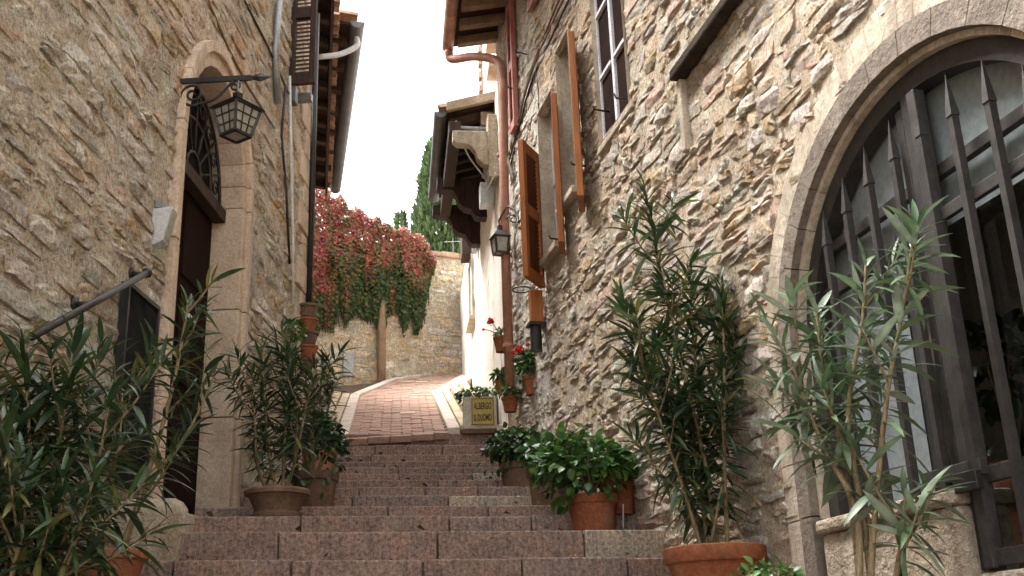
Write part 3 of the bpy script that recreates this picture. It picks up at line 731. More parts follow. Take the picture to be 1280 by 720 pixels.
sa, za = WL.pix(161, 358, .05); sb, zb_ = WL.pix(196, 389, .05)
t = thing('notice_board', WL.at(sa, za-.85, .0), 'plain black board hung on the wall under the handrail', 'board')
MB().wbox(WL, sa, sb, za-.9, za, .025, .05).build('panel', M['black'], t)
for (x0, x1, y0, y1) in ((sa-.02, sa, za-.92, za+.02), (sb, sb+.02, za-.92, za+.02), (sa, sb, za, za+.02), (sa, sb, za-.92, za-.9)):
    MB().wbox(WL, x0, x1, y0, y1, .02, .062).build('frame', M['ironB'], t)

# wrought iron bracket with a square lantern
def glass_lantern(T, top, h, w0, w1, az, mat, cap=.05, grid=2):
    """top centre point; w0 width at top, w1 at bottom"""
    ax = Vector((math.cos(az), math.sin(az), 0)); ay = Vector((-math.sin(az), math.cos(az), 0)); up = Vector((0, 0, 1))
    cor = [(-1, -1), (1, -1), (1, 1), (-1, 1)]
    T0 = [top+(ax*x+ay*y)*w0/2 for x, y in cor]; B0 = [top-up*h+(ax*x+ay*y)*w1/2 for x, y in cor]
    cage = MB()
    for k in range(4):
        cage.bar(T0[k], B0[k], .016, .016); cage.bar(T0[k], T0[(k+1) % 4], .02, .02); cage.bar(B0[k], B0[(k+1) % 4], .016, .016)
        for g in range(1, grid+1):
            f = g/(grid+1); cage.bar(T0[k].lerp(B0[k], f), T0[(k+1) % 4].lerp(B0[(k+1) % 4], f), .006, .006)
            cage.bar(T0[k].lerp(T0[(k+1) % 4], f), B0[k].lerp(B0[(k+1) % 4], f), .006, .006)
    cage.build('cage', mat, T)
    for k in range(4):
        c = [T0[k], T0[(k+1) % 4], B0[(k+1) % 4], B0[k]]; ce = sum(c, Vector())/4; MB().add([p.lerp(ce, .03)+(top-up*h/2-ce)*.03 for p in c], [(0, 1, 2, 3)]).build('pane', M['lampglass'], T)
    MB().add([p.lerp(top-up*h, .02) for p in B0], [(0, 1, 2, 3)]).build('base_pane', M['lampglass'], T)
    c = MB(); O = [top+(ax*x+ay*y)*(w0/2+.018) for x, y in cor]; ti = [top+up*cap+(ax*x+ay*y)*.035 for x, y in cor]
    c.hexa(O+ti); c.obb(top+up*cap-ax*.02-ay*.02, ax*.04, ay*.04, up*.05); c.build('cap', mat, T)
b0 = WL.px(223, 102, .0); dirn = WL.n
t = thing('wall_lantern', b0, 'square iron lantern hanging from a scrolled bracket above the doorway', 'lantern')
MB().bar(b0, b0+dirn*.42, .016, .030).build('bracket_bar', M['ironB'], t)
tip = MB(); q = b0+dirn*.42
tip.add([q+Vector((0, 0, .012)), q-Vector((0, 0, .012)), q+dirn*.05+Vector((0, 0, .028)), q+dirn*.05-Vector((0, 0, .028)), q+dirn*.12, q+dirn*.04+Vector((0, .014, 0)), q+dirn*.04-Vector((0, .014, 0))],
        [(0, 2, 5), (2, 4, 5), (4, 3, 5), (3, 1, 5), (1, 0, 5), (2, 0, 6), (4, 2, 6), (3, 4, 6), (1, 3, 6), (0, 1, 6)]).build('spear_tip', M['ironB'], t)
def scroll(c, r0_, turns, start, sgn, dd, uu, n=40):
    return [c+dd*(r0_*(1-.75*k/n)*math.cos(start+sgn*turns*2*math.pi*k/n))+uu*(r0_*(1-.75*k/n)*math.sin(start+sgn*turns*2*math.pi*k/n)) for k in range(n+1)]
UP = Vector((0, 0, 1)); c1 = b0+dirn*.088-UP*.085
s1 = scroll(c1, .075, 1.6, -math.pi*.35, -1, dirn, UP)
c2 = b0+dirn*.325-UP*.048; s2 = scroll(c2, .034, 1.3, math.pi*.6, -1, dirn, UP, 24)
MB().tube(s1, .008, 6).build('scroll', M['ironB'], t, smooth=True); MB().tube(s2, .007, 6).build('scroll', M['ironB'], t, smooth=True)
MB().tube(spline([s1[0], c1+dirn*.13-UP*.035, s2[0]], 8), .008, 6).build('scroll_arm', M['ironB'], t, smooth=True)
MB().tube([b0+dirn*.345-UP*.0, b0+dirn*.345-UP*.14], .008, 6).build('hanger', M['zinc'], t, smooth=True)
glass_lantern(t, b0+dirn*.345-UP*.195, .165, .185, .115, R(57), M['ironB'], .05, 2)

# ================================================================== RIGHT HOUSE (arched gate, windows, shutters)
GC, GH, GS, GZ, GR = -2.245, .875, 2.75, 1.80, .745          # gate arch: centre, half width, spring, sill of the gate leaf
WG = Wall(0, 0, -13.5, -1); WG.p = WR.p+WR.n*.06     # plane of the ironwork, a little proud of the glazing
WIN = [(.33, .93, 4.77, 6.2), (1.50, 1.84, 4.72, 6.0), (2.0, 2.44, 4.5, 5.78)]
def holesR(z):
    h = []
    if 1.45 < z < GS+GR+.16:
        w_ = GH if z < GS else (GH+.16)*math.sqrt(max(0, 1-((z-GS)/(GR+.16))**2))-.16
        h.append((GC-w_-.16, GC+w_+.16))
    for (a, b, c, d) in WIN:
        if c < z < d: h.append((a, b))
    return h
rh = thing('stone_house', WR.at(0, 2, 0), 'rubble stone house with a barred arched gateway and orange brown shutters', 'house')
def wr(s, z):
    if s < .3 and z > 3: return dict(beige=3, pink=4, grey=2.5, pale=4, ochre=1.5, brown=1)
    return dict(beige=5, pale=4, pink=2.5, ochre=1.5, brown=1.5, grey=1.5)
masonry(WR, 2.46, 3.9, 2.6, 8.2, (.04, .12), (.08, .30), lambda z: [], lambda s_, z_: dict(white=7, pale=3, pink=1, beige=1.2), (M['stoneW'], M['mortW']), rh, 34, 150, prot=(.004, .022), gap=.004)  # far stretch: whiter stones and mortar paint in its sunlit look
masonry(WR, -6.2, 2.46, 0, 8.2, (.04, .12), (.08, .30), holesR, wr, (M['stoneR'], M['mortR']), rh, 33, 300, prot=(.005, .025), gap=.003)
MB().wbox(WR, -6.2, -3.4, 0, 8.1, -2.6, -.5).build('core', M['dark'], rh)
MB().wbox(WR, -1.2, 3.85, 0, 8.1, -2.6, -.35).build('core', M['dark'], rh)
MB().wbox(WR, -3.4, -1.2, 4.0, 8.1, -2.6, -.35).build('core', M['dark'], rh)
MB().wbox(WR, 3.6, 3.92, 3.0, 8.15, -2.6, .015).build('end_wall', M['mortR'], rh)
# arch surround: dressed voussoirs
def half_ring(W, par, mat, c, ro, ri, spring, z0l, z0r, d0, d1, name, n=15, nj=2):
    P = lambda r_, a: (c+r_*math.cos(a), spring+(r_-GH+GR)*math.sin(a))
    for k in range(n):
        a0, a1 = math.pi*(k+.012)/n, math.pi*(k+1-.012)/n
        mid = (a0+a1)/2
        O = [P(ro, a0), P(ro, mid), P(ro, a1)]; I = [P(ri, a0), P(ri, mid), P(ri, a1)]
        m = MB()
        for q in range(2): m.hexa(ring_piece(W, O[q], O[q+1], I[q], I[q+1], d0, d1))
        bm_o = m.build(name, mat, par); bm = bmesh.new(); bm.from_mesh(bm_o.data); bmesh.ops.remove_doubles(bm, verts=bm.verts, dist=.0005); bm.to_mesh(bm_o.data); bm.free()
    for sg, z0 in ((1, z0l), (-1, z0r)):
        for j in range(nj):
            za, zb2 = lerp(z0, spring, j/nj)+.003, lerp(z0, spring, (j+1)/nj)-.003
            s0, s1 = sorted((c+sg*ro, c+sg*ri)); MB().wbox(W, s0, s1, za, zb2, d0, d1).build(name, mat, par)
half_ring(WR, rh, M['trimR'], GC, GH+.26, GH+.127, GS, 1.4, 1.4, -.10, .022, 'voussoir', 34, 6)
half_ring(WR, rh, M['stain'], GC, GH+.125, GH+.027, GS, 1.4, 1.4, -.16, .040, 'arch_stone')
half_ring(WR, rh, M['trimR'], GC, GH+.025, GH, GS, 2.06, 1.6, -.16, .004, 'arch_reveal')
# dado under the left half, and gate sill
q = WR.at(-2.19, 1.0, -.17)
MB().wbox(WR, -2.24, -1.38, .3, 2.00, -.17, .03).build('dado', M['dado'], rh, bevel=.02)
MB().wbox(WR, -2.245, -1.375, 2.0, 2.052, -.19, .05).build('dado_cap', M['dado'], rh, bevel=.015)
MB().wbox(WR, -3.25, -2.25, .3, 1.79, -.5, .0).build('gate_sill', M['dado'], rh, bevel=.012)
# iron arch frame, mullion, cross bars, pointed bars
gate = thing('iron_gate', WR.at(GC, GZ, -.1), 'dark iron arched gate of pointed bars in the stone archway', 'gate')
fr = MB(); P = lambda r_, a: (GC+r_*math.cos(a), GS+(r_-GH+GR)*math.sin(a)); n = 36
for k in range(n):
    a0, a1 = math.pi*k/n, math.pi*(k+1)/n
    fr.hexa(ring_piece(WG, P(GH-.002, a0), P(GH-.002, a1), P(GH-.075, a0), P(GH-.075, a1), -.155, -.085))
fr.wbox(WG, GC+GH-.075, GC+GH-.002, 2.055, GS, -.155, -.085); fr.wbox(WG, GC-GH+.002, GC-GH+.075, GZ, GS, -.155, -.085)
fr.build('arch_frame', M['iron'], gate)
MB().wbox(WG, GC-.03, GC+.03, GZ, GS+GR-.06, -.15, -.085).build('mullion', M['iron'], gate, bevel=.004)
MB().wbox(WG, GC-.095, GC-.05, GZ, GS+GR-.10, -.10, -.055).build('gate_stile', M['iron'], gate, bevel=.004)
MB().wbox(WG, GC+.045, GC+.085, 2.055, GS+GR-.10, -.13, -.095).build('gate_stile', M['iron'], gate, bevel=.004)
def crossbar(s0, s1, z, hh, d0, d1): MB().wbox(WG, s0, s1, z-hh/2, z+hh/2, d0, d1).build('cross_bar', M['iron'], gate, bevel=.003)
lo = GC-GH+.05; hi = GC+GH-.05
crossbar(GC-.05, hi-.08, 3.10, .045, -.145, -.115); crossbar(lo+.08, GC-.05, 3.10, .045, -.145, -.115)
crossbar(lo, GC-.096, 2.93, .045, -.10, -.08); crossbar(GC+.03, hi, 2.93, .045, -.145, -.115)
crossbar(lo, GC-.096, 2.075, .05, -.10, -.08); crossbar(lo, GC-.05, GZ+.03, .05, -.10, -.07)
crossbar(GC-.11, GC+.2, 2.10, .05, -.085, -.055)
TIPS = [(1029, 260), (1053, 218), (1080, 182), (1111, 149), (1144, 118), (1182, 91), (1227, 71), (1278, 78)]
ss = [WG.pix(x, y, -.07) for x, y in TIPS]+[(-2.98, 3.15)]
for s_, zt in ss:
    zb_ = GZ+.03 if s_ < GC else 2.055; w_ = .026; m = MB()
    m.wbox(WG, s_-w_/2, s_+w_/2, zb_, zt-.16, -.08, -.08+w_)
    q = [WG.at(s_+a*w_*.62, zt-.16, -.067+b*w_*.62) for a, b in ((-1, -1), (1, -1), (1, 1), (-1, 1))]; tp = WG.at(s_, zt, -.067)
    m.add(q+[tp], [(0, 1, 4), (1, 2, 4), (2, 3, 4), (3, 0, 4), (3, 2, 1, 0)]); m.build('pointed_bar', M['iron'], gate)
MB().wbox(WG, GC-.115, GC+.0, 2.03, 2.09, -.055, -.03).build('lock', M['ironB'], gate, bevel=.004)
# glazing behind the bars, a pane each
gz_ = thing('glazing', WR.at(GC, GZ, -.2), 'pale reflecting glass panes behind the barred arched gateway', 'glazing')
def pane(pts, dd, mat, T): MB().add([WG.at(s_, z_, dd) for s_, z_ in pts], [tuple(range(len(pts)))]).build('pane', mat, T)
arcp = lambda a0, a1, r_=GH-.03: [P(r_, lerp(a0, a1, k/10)) for k in range(11)]
aa = math.asin((3.10-GS)/(GR-.03))
pane([(GC+.0, 3.10)]+arcp(aa, math.pi/2), -.165, M['frost'], gz_); pane([(GC, 3.10)]+list(reversed(arcp(math.pi-aa, math.pi/2))), -.165, M['frost'], gz_)
pane([(GC+.30, 2.055), (GC+GH-.03, 2.055)]+arcp(0, aa)+[(GC+.30, 3.10)], -.168, M['frost'], gz_)
pane([(GC, 2.80), (GC+.298, 2.80), (GC+.298, 3.098), (GC, 3.098)], -.168, M['frost'], gz_); pane([(GC, 2.055), (GC+.298, 2.055), (GC+.298, 2.798), (GC, 2.798)], -.168, M['glass'], gz_)
pane([(GC, 3.095), (GC, 2.93), (GC-GH+.08, 2.93)]+list(arcp(math.pi-math.asin((2.93-GS)/(GR-.03)), math.pi-aa)), -.168, M['frost'], gz_)
pane([(GC, 2.928), (GC, GZ), (GC-GH+.03, GZ), (GC-GH+.03, 2.928)], -.168, M['glass'], gz_)
# the room behind
room = MB(); s0, s1, z0, z1, d0, d1 = -3.35, -1.22, 1.55, 3.95, -1.05, -.22
room.add([WR.at(a, b, c) for a in (s0, s1) for b in (z0, z1) for c in (d0, d1)], [(0, 2, 6, 4), (0, 4, 5, 1), (2, 3, 7, 6), (0, 1, 3, 2), (4, 6, 7, 5)])
room.build('room_shell', M['room'], rh)

# windows ------------------------------------------------------------
def window(W, par, a, b, c, d, cols, rows, mat, depth=.13, f=.032, sill=.075):
    t = MB(); t.wbox(W, a-.001, b+.001, c-.001, d, -depth-.02, -depth); 
    MB().add([W.at(a, c, -depth), W.at(b, c, -depth), W.at(b, d, -depth), W.at(a, d, -depth)], [(0, 1, 2, 3)]).build('window_back', M['dark'], par)
    rv = MB(); rv.add([W.at(s_, z_, dd) for dd in (.03, -depth) for s_, z_ in ((a, c), (b, c), (b, d), (a, d))], [(0, 4, 5, 1), (1, 5, 6, 2), (2, 6, 7, 3), (3, 7, 4, 0)]); rv.build('window_reveal', M['trimR'], par)
    frs = MB().wbox(W, a, a+f, c, d, -depth+.02, -depth+.045).build('window_frame', mat, par, bevel=.003)
    MB().wbox(W, b-f, b, c, d, -depth+.02, -depth+.045).build('frame_stile', mat, frs, bevel=.003)
    for z_ in (c, d-f): MB().wbox(W, a+f, b-f, z_, z_+f, -depth+.02, -depth+.045).build('frame_rail', mat, frs, bevel=.003)
    for k in range(1, cols): s_ = lerp(a, b, k/cols); MB().wbox(W, s_-.02, s_+.02, c+f, d-f, -depth+.022, -depth+.05).build('frame_mullion', mat, frs, bevel=.003)
    for k in range(cols):
        x0, x1 = lerp(a, b, k/cols)+.035, lerp(a, b, (k+1)/cols)-.035
        for j in range(rows):
            y0, y1 = lerp(c, d, j/rows)+.02, lerp(c, d, (j+1)/rows)-.02
            MB().add([W.at(x0, y0, -depth+.035), W.at(x1, y0, -depth+.035), W.at(x1, y1, -depth+.035), W.at(x0, y1, -depth+.035)], [(0, 1, 2, 3)]).build('pane', M['panedark'], frs)
            if j: MB().wbox(W, x0-.005, x1+.005, y0-.032, y0-.008, -depth+.02, -depth+.055).build('glazing_bar', mat, frs)
    MB().wbox(W, a-.05, b+.05, c-.055, c-.002, -.02, sill).build('window_sill', M['trimR'], par, bevel=.008)
window(WR, rh, .33, .93, 4.77, 6.2, 2, 3, M['whitewood'], depth=.045, f=.022, sill=.03)
window(WR, rh, 1.50, 1.84, 4.72, 6.0, 1, 2, M['whitewood'], depth=.12)
window(WR, rh, 2.0, 2.44, 4.5, 5.78, 1, 2, M['whitewood'], depth=.12)
# stone / timber lintel ledge left in the wall, over a blocked opening
MB().wbox(WR, -1.95, -.45, 4.47, 4.53, -.02, .085).build('ledge', M['ledge'], rh, bevel=.012)
MB().wbox(WR, -.50, -.45, 4.05, 4.468, -.02, .05).build('ledge_stub', M['trimR'], rh, bevel=.01)
MB().wbox(WR, .05, .55, 5.35, 5.42, -.02, .06).build('ledge', M['trimR'], rh, bevel=.012) if False else None
# shutters
grp = 'open shutters of the right hand house'
def leaf_px(px, py_top, py_bot, dfree, hinge_s, label):
    s_t, zt = WR.pix(px, py_top, dfree); s_b, zb_ = WR.pix(px+1, py_bot, dfree)
    hs_ = WR.pix(px+1.5, (py_top+py_bot)/2, .035)[0]; fs_ = WR.pix(px+.5, (py_top+py_bot)/2, dfree)[0]; return shutter('window_shutter', WR.at(hs_, zb_, .035), WR.at(fs_, zb_, dfree), zt-zb_, label, grp)
leaf_px(719, 28, 252, .13, 1.62, 'tall orange brown shutter folded back beside the white framed window')
leaf_px(696, 108, 308, .11, 2.16, 'shorter orange brown shutter folded back towards the tall orange shutter')
st_, zt = WR.pix(652, 170, .24); sb_, zb_ = WR.pix(655, 356, .24)
shutter('window_shutter', WR.at(2.47, zb_+.05, .04), WR.at((st_+sb_)/2, zb_+.05, .24), zt-zb_-.05, 'wide orange louvred shutter standing open above the geraniums', grp)
s_, z_ = WR.pix(666, 362, .10)
MB().wbox(WR, s_-.03, s_+.03, z_-.28, z_-.01, .03, .13).build('timber_bracket', M['wood'], rh, bevel=.005)
q = WR.at(s_, z_-.55, .02); t = thing('wall_lamp', q, 'black tubular lamp housing under the wide orange louvred shutter', 'lamp')
MB().tube([WR.at(s_, z_-.50, .09), WR.at(s_, z_-.28, .09)], .045, 12).build('housing', M['ironB'], t, smooth=False); MB().wbox(WR, s_-.06, s_+.06, z_-.30, z_-.275, .0, .15).build('plate', M['ironB'], t)
# upper faded red shutters, closed
for (a, b, c, d) in ((3.06, 3.24, 6.0, 7.3), (2.25, 2.45, 6.75, 8.0)):
    shutter('closed', WR.at(b, c, .05), WR.at(a, c, .05), d-c, None, None, mat=M['redpaint'], par=thing('window_shutter', WR.at(a, c, .05), 'closed narrow faded red shutter high on the wall under the eave' if a > 2.5 else 'closed faded red shutter above the orange shutters and cables', 'shutter', 'closed faded red shutters'))
# iron hooks
for k, (x, y, d_) in enumerate(((790, 126, .0), (762, 140, .0), (660, 68, .0), (650, 112, .0), (733, 208, .0), (668, 2, 0), (705, 300, 0))):
    a = WR.px(x, y, .0); m = MB().tube([a, a+WR.n*.11-WR.t*.02, a+WR.n*.12-WR.t*.02+UP*.03], .007, 6)
    one(m, 'shutter_hook', M['ironB'], a, 'small black iron hook '+('at the near lower corner of the white framed window', 'at the far lower corner of the white framed window', 'just under the high faded red shutter', 'halfway down the narrow closed red shutter', 'below the tall orange brown shutter', 'beside the upper closed red shutter', 'below the shorter orange brown shutter')[k], 'hook', 'iron shutter hooks on the right wall', smooth=True)
# cable bundle
for k, (dz, dd) in enumerate(((0, .02), (.06, .03), (.13, .02))):
    pts = [WR.at(s_, 6.22+dz+.02*math.sin(s_*3+k)-(.35*max(0, s_-2.4)), dd+.01*math.sin(s_*5)) for s_ in [-.2+.25*i for i in range(16)]]
    run('cable', pts, .009, M['cableB'] if k else M['cable'], ['dark cable running along the right wall above the shutters', 'brown cable running along the right wall just over the dark cable', 'topmost brown cable running along the right wall under the red shutter'][k], 'cable')
# eave with copper gutter and downpipe
Ra = aty(573, 0, 8.6); Rb = atz(568, 56, Ra.z); rd_ = Vector((math.sin(R(-6.5)), math.cos(R(-6.5)), 0)); Rb = Ra+rd_*.86
inR = Vector((rd_.y, -rd_.x, 0))
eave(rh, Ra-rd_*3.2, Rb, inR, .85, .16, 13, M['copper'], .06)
MB().obb(Ra-rd_*3.2+inR*.8+Vector((0, 0, .25)), rd_*4.1, inR*3, (0, 0, .05)).build('roof_deck', M['tile'], rh)
gp0 = Rb-inR*.05-rd_*.02+Vector((0, 0, -.02)); el = WR.px(624, 82, .09)
sp_ = WR.pix(637, 470, .09)[0]
pipe = [gp0, gp0+UP*-.1+inR*.03, lerp(gp0, el, .55)+UP*.02, el+UP*.03, WR.at(WR.pix(629, 110, .09)[0], WR.pix(629, 110, .09)[1], .09), WR.at(sp_, 5.2, .09), WR.at(sp_, 3.55, .09)]
MB().tube(spline(pipe[:5], 6)[:-1]+pipe[4:], .042, 12).build('downpipe', M['copper'], rh, smooth=True)
for z_ in (4.1, 5.0, 5.9): MB().tube([WR.at(sp_, z_, .09), WR.at(sp_, z_+.03, .09)], .05, 12).build('pipe_clip', M['copper'], rh)

# ================================================================== WHITE HOUSE further up on the right
wh = thing('white_house', W2.at(2, 4, 0), 'white plastered house with flaking walls and a timber hood roof', 'house')
m = MB(); ns, nz = 40, 50; s0, s1, z0, z1 = 0.03, 6.75, 3.0, 7.0
for j in range(nz+1):
    for i in range(ns+1):
        s_, z_ = lerp(s0, s1, i/ns), lerp(z0, z1, j/nz); m.v.append(W2.at(s_, z_, .02*noise.noise(Vector((s_*2, z_*2, 1)))+.012*noise.noise(Vector((s_*7, z_*7, 2))))); m.c.append((1, 1, 1))
for j in range(nz):
    for i in range(ns): a = j*(ns+1)+i; m.f.append((a, a+1, a+ns+2, a+ns+1))
m.build('wall', M['plaster'], wh, smooth=True)
MB().wbox(W2, .0, 6.745, 3.0, 7.0, -3, -.04).build('body', M['plaster'], wh)
# upper storey, set back, with a brick quoin at its far edge
MB().wbox(W2, .2, 2.9, 7.0, 10.2, -3, -.10).build('upper_wall', M['plaster'], wh)
for k in range(34):
    z_ = 7.0+k*.095; w_ = .19 if k % 2 else .13
    MB().wbox(W2, 2.905-.02, 2.905+.10, z_+.005, z_+.088, -.28, -.10+(.05 if k % 2 else .02)).build('brick', M['tile'], wh)
for k in range(4):
    z_ = 7.35+k*.33; MB().wbox(W2, .45, .75, z_, z_+.06, -.12, .06).build('slab', M['beamL'], wh, bevel=.008)
# timber hood roof
Ha = aty(549, 148, 10.0); Hb = atz(541, 250, Ha.z); hd = (Hb-Ha).normalized(); inH = Vector((hd.y, -hd.x, 0)); Ha = Ha+inH*.07; Hb = Hb+inH*.07
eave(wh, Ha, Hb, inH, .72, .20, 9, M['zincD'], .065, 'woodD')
MB().obb(Ha-hd*.1+UP*.04, hd*.06, inH*.72+UP*.20, UP*.10).build('barge_board', M['beamL'], wh, bevel=.006)
MB().obb(Ha+hd*.02+inH*.36-UP*.05, hd*.13, inH*.16, UP*.15).build('purlin_end', M['beamL'], wh, bevel=.008)
MB().tube([Ha+inH*.02-UP*.12-hd*.02, Ha+inH*.62-UP*.14-hd*.02], .032, 10).build('tie_rod', M['zinc'], wh, smooth=True)
# carved corbels
def corbel(o, mat, name='corbel', Lc=.55, H=.5, wd=.16):
    prof = [(0, 0), (Lc, 0), (Lc, -.10), (Lc-.04, -.14), (Lc-.17, -.15), (Lc-.22, -.22), (Lc-.24, -.30), (Lc-.30, -.36), (Lc-.38, -.38), (Lc-.42, -.46), (Lc-.46, -H), (0, -H)]
    prof = [(Lc-x if False else x, z_) for x, z_ in prof]; n = len(prof); m = MB()
    A = [o-inH*x+UP*z_ for x, z_ in prof]; B = [p+hd*wd for p in A]
    m.add(A+B, [tuple(range(n)), tuple(reversed(range(n, 2*n)))]+[(k, (k+1) % n, n+(k+1) % n, n+k) for k in range(n)]); m.build(name, mat, wh, bevel=.008)
wo_ = lambda s_, z_: W2.at(s_, z_, 0)
corbel(W2.at(.32, Ha.z-.30, -.05), M['dado'], Lc=.50, H=.30, wd=.12)
corbel(W2.at(1.75, Ha.z-.16, -.05), M['woodD'], Lc=.60, H=.47)
corbel(W2.at(2.6, Ha.z-.12, -.05), M['woodD'], Lc=.62, H=.5)
MB().obb(W2.at(.4, Ha.z-.28, .36), W2.t*2.3, W2.n*.12, UP*.12).build('hood_beam', M['woodD'], wh, bevel=.006)
MB().wbox(W2, .30, .56, Ha.z-.8, Ha.z-.12, -.02, .10).build('pilaster', M['dado'], wh, bevel=.01)
# windows and boxes of the white house
window(W2, wh, 3.9, 4.5, 5.75, 6.6, 1, 2, M['woodD'], depth=.06)
s_, z_ = W2.pix(580, 305, .1); MB().wbox(W2, s_-.2, s_+.15, z_-.22, z_+.12, .0, .14).build('meter_box', M['woodD'], wh, bevel=.006)
s_, z_ = W2.pix(592, 290, .05); MB().wbox(W2, s_-.25, s_+.25, z_-.2, z_+.25, .0, .06).build('shutter_panel', M['zinc'], wh, bevel=.006)
run('cable', spline([Ha+inH*.1-UP*.02, Ha+inH*.22-UP*.35+hd*.1, Ha+inH*.42-UP*.62+hd*.2, W2.at(.9, Ha.z-.78, .12), W2.at(.1, Ha.z-.86, .06)], 8), .008, M['cablew'], 'thin white cable drooping under the timber hood roof', 'cable')
q = W2.at(.75, Ha.z-.84, .12); one(MB().wbox(W2, .66, .86, Ha.z-.92, Ha.z-.70, .02, .16), 'junction_box', M['whitemetal'], q, 'white junction box hanging at the end of the white cable', 'box', bevel=.006)
# white bracket strut near the pipe
run('strut', [WR.px(625, 160, .10), WR.px(640, 222, .04)], .014, M['whitemetal'], 'thin white strut leaning beside the copper downpipe', 'strut')
# lantern on curled bracket
q = WR.px(625, 297, .14); t = thing('wall_lantern', q-UP*.3, 'small square grey lantern hanging from a curled bracket by the copper pipe', 'lantern')
glass_lantern(t, q, .15, .125, .10, R(20), M['iron'], .06, 0)
bp = WR.px(648, 272, .02)
MB().tube(spline([q+UP*.11, q+UP*.17+WR.n*.0, lerp(q, bp, .5)+UP*.20, bp+UP*.02, bp-UP*.05], 6), .008, 6).build('bracket', M['ironB'], t, smooth=True)
MB().tube(scroll(bp+WR.n*.05-UP*.02, .05, 1.2, 0, 1, WR.n, UP, 20), .006, 6).build('scroll', M['ironB'], t, smooth=True)
q = WR.px(652, 362, .12); m = MB(); m.tube([q+Vector((.075*math.cos(a*.4), .075*math.sin(a*.4), 0)) for a in range(17)], .007, 6); m.tube([q+WR.n*-.12, q-WR.n*.07], .007, 6)
one(m, 'pot_ring', M['iron'], q, 'empty iron pot ring fixed beside the copper downpipe', 'ring', smooth=True)

# ================================================================== FAR WALL, POST, TOWER, TREES
fwall = thing('garden_wall', WF.at(3, 5, 0), 'tan rubble garden wall under the red and green creeper', 'wall')
def wf_top(s): return 7.55+.02*math.sin(s*2)
def far_wts(s, z): return dict(beige=5, ochre=3, pale=2, grey=1.5)
fz = lambda s: zr(WF.at(s, 0).y)
masonry(WF, 0, 6.9, 4.9, 7.6, (.07, .15), (.12, .34), lambda z: [], far_wts, (M['stoneF'], M['mortF']), fwall, 44, 300, prot=(.0, .02), zfun=wf_top, cell=.15)
MB().wbox(WF, 0, 6.9, 4.8, 7.5, -.4, -.04).build('core', M['mortF'], fwall)
for k in range(23):
    m = MB(); m.wbox(WF, .3*k+.004, .3*k+.296, 7.56, 7.64+.01*math.sin(k*2.), -.45, .07); m.build('coping_stone', M['tile'], fwall, bevel=.012)
s_, z_ = WF.pix(476, 470, .08); zt = WF.pix(475, 392, .08)[1]
m = rough_block(WF.at(s_-.05, z_-.3, .02), WF.t*.11, WF.n*.13, (0, 0, zt-z_+.5), 3, .012, 3)
one(m, 'wooden_post', M['beam'], WF.at(s_, z_, .08), 'weathered brown wooden post standing against the garden wall under creeper', 'post', smooth=True)
s_, z_ = WF.pix(436, 470, .05); zt = WF.pix(436, 438, .05)[1]
m = MB().wbox(WF, s_-.09, s_+.09, z_, zt, .01, .04); one(m, 'wall_plaque', M['zinc'], WF.at(s_, z_, 0), 'small grey metal plate on the garden wall', 'plate', bevel=.02)
# second wall with a tiled coping beyond, stepping down behind the white house
sw = thing('garden_wall', (-.9, 18.5, 6), 'low wall with a sloping tiled coping beyond the creeper', 'wall')
a, b = aty(541, 322, 18.5), aty(590, 362, 17.6); d_ = b-a
MB().add([a+Vector((0, 0, -3)), b+Vector((0, 0, -3)), b, a]+[p+Vector((.1, .4, 0)) for p in (a+Vector((0, 0, -3)), b+Vector((0, 0, -3)), b, a)], [(0, 1, 2, 3), (7, 6, 5, 4), (3, 2, 6, 7), (0, 3, 7, 4), (1, 5, 6, 2)]).build('wall', M['mortF'], sw)
for k in range(8):
    p = a.lerp(b, k/8); m = MB(); m.obb(p+UP*.005-Vector((.02, .1, 0)), d_/8*1.12+UP*.02, Vector((.15, .6, 0)), UP*.05); m.build('coping_tile', M['tile'], sw, bevel=.01)
# little bell turret / cowl
tb = aty(567, 345, 24); tw = thing('bell_turret', tb, 'small grey domed turret with a cross in front of the cypress', 'turret')
k_ = 24/1358.*1.06
MB().lathe(tb-UP*1.5, [(.0, 0), (.15, 0), (.15, 1.5), (.19, 1.52), (.19, 1.60), (.13, 1.62), (.13, 1.68)], 12).build('base', M['concrete'], tw)
for k in range(6):
    a = 2*math.pi*k/6; MB().tube([tb+Vector((.12*math.cos(a), .12*math.sin(a), .17)), tb+Vector((.12*math.cos(a), .12*math.sin(a), .36))], .025, 6).build('column', M['concrete'], tw)
MB().lathe(tb+UP*.17, [(.07, 0), (.07, .2)], 10).build('bell_core', M['dark'], tw)
MB().lathe(tb+UP*.36, [(.18, 0), (.18, .03), (.155, .06), (.13, .12), (.07, .18), (.0, .2)], 14).build('dome', M['zinc'], tw, smooth=True)
cx = MB(); cx.tube([tb+UP*.54, tb+UP*.95], .008, 5); cx.tube([tb+UP*.86-Vector((.2, 0, 0)), tb+UP*.86+Vector((.2, 0, 0))], .008, 5); cx.build('cross', M['zinc'], tw)

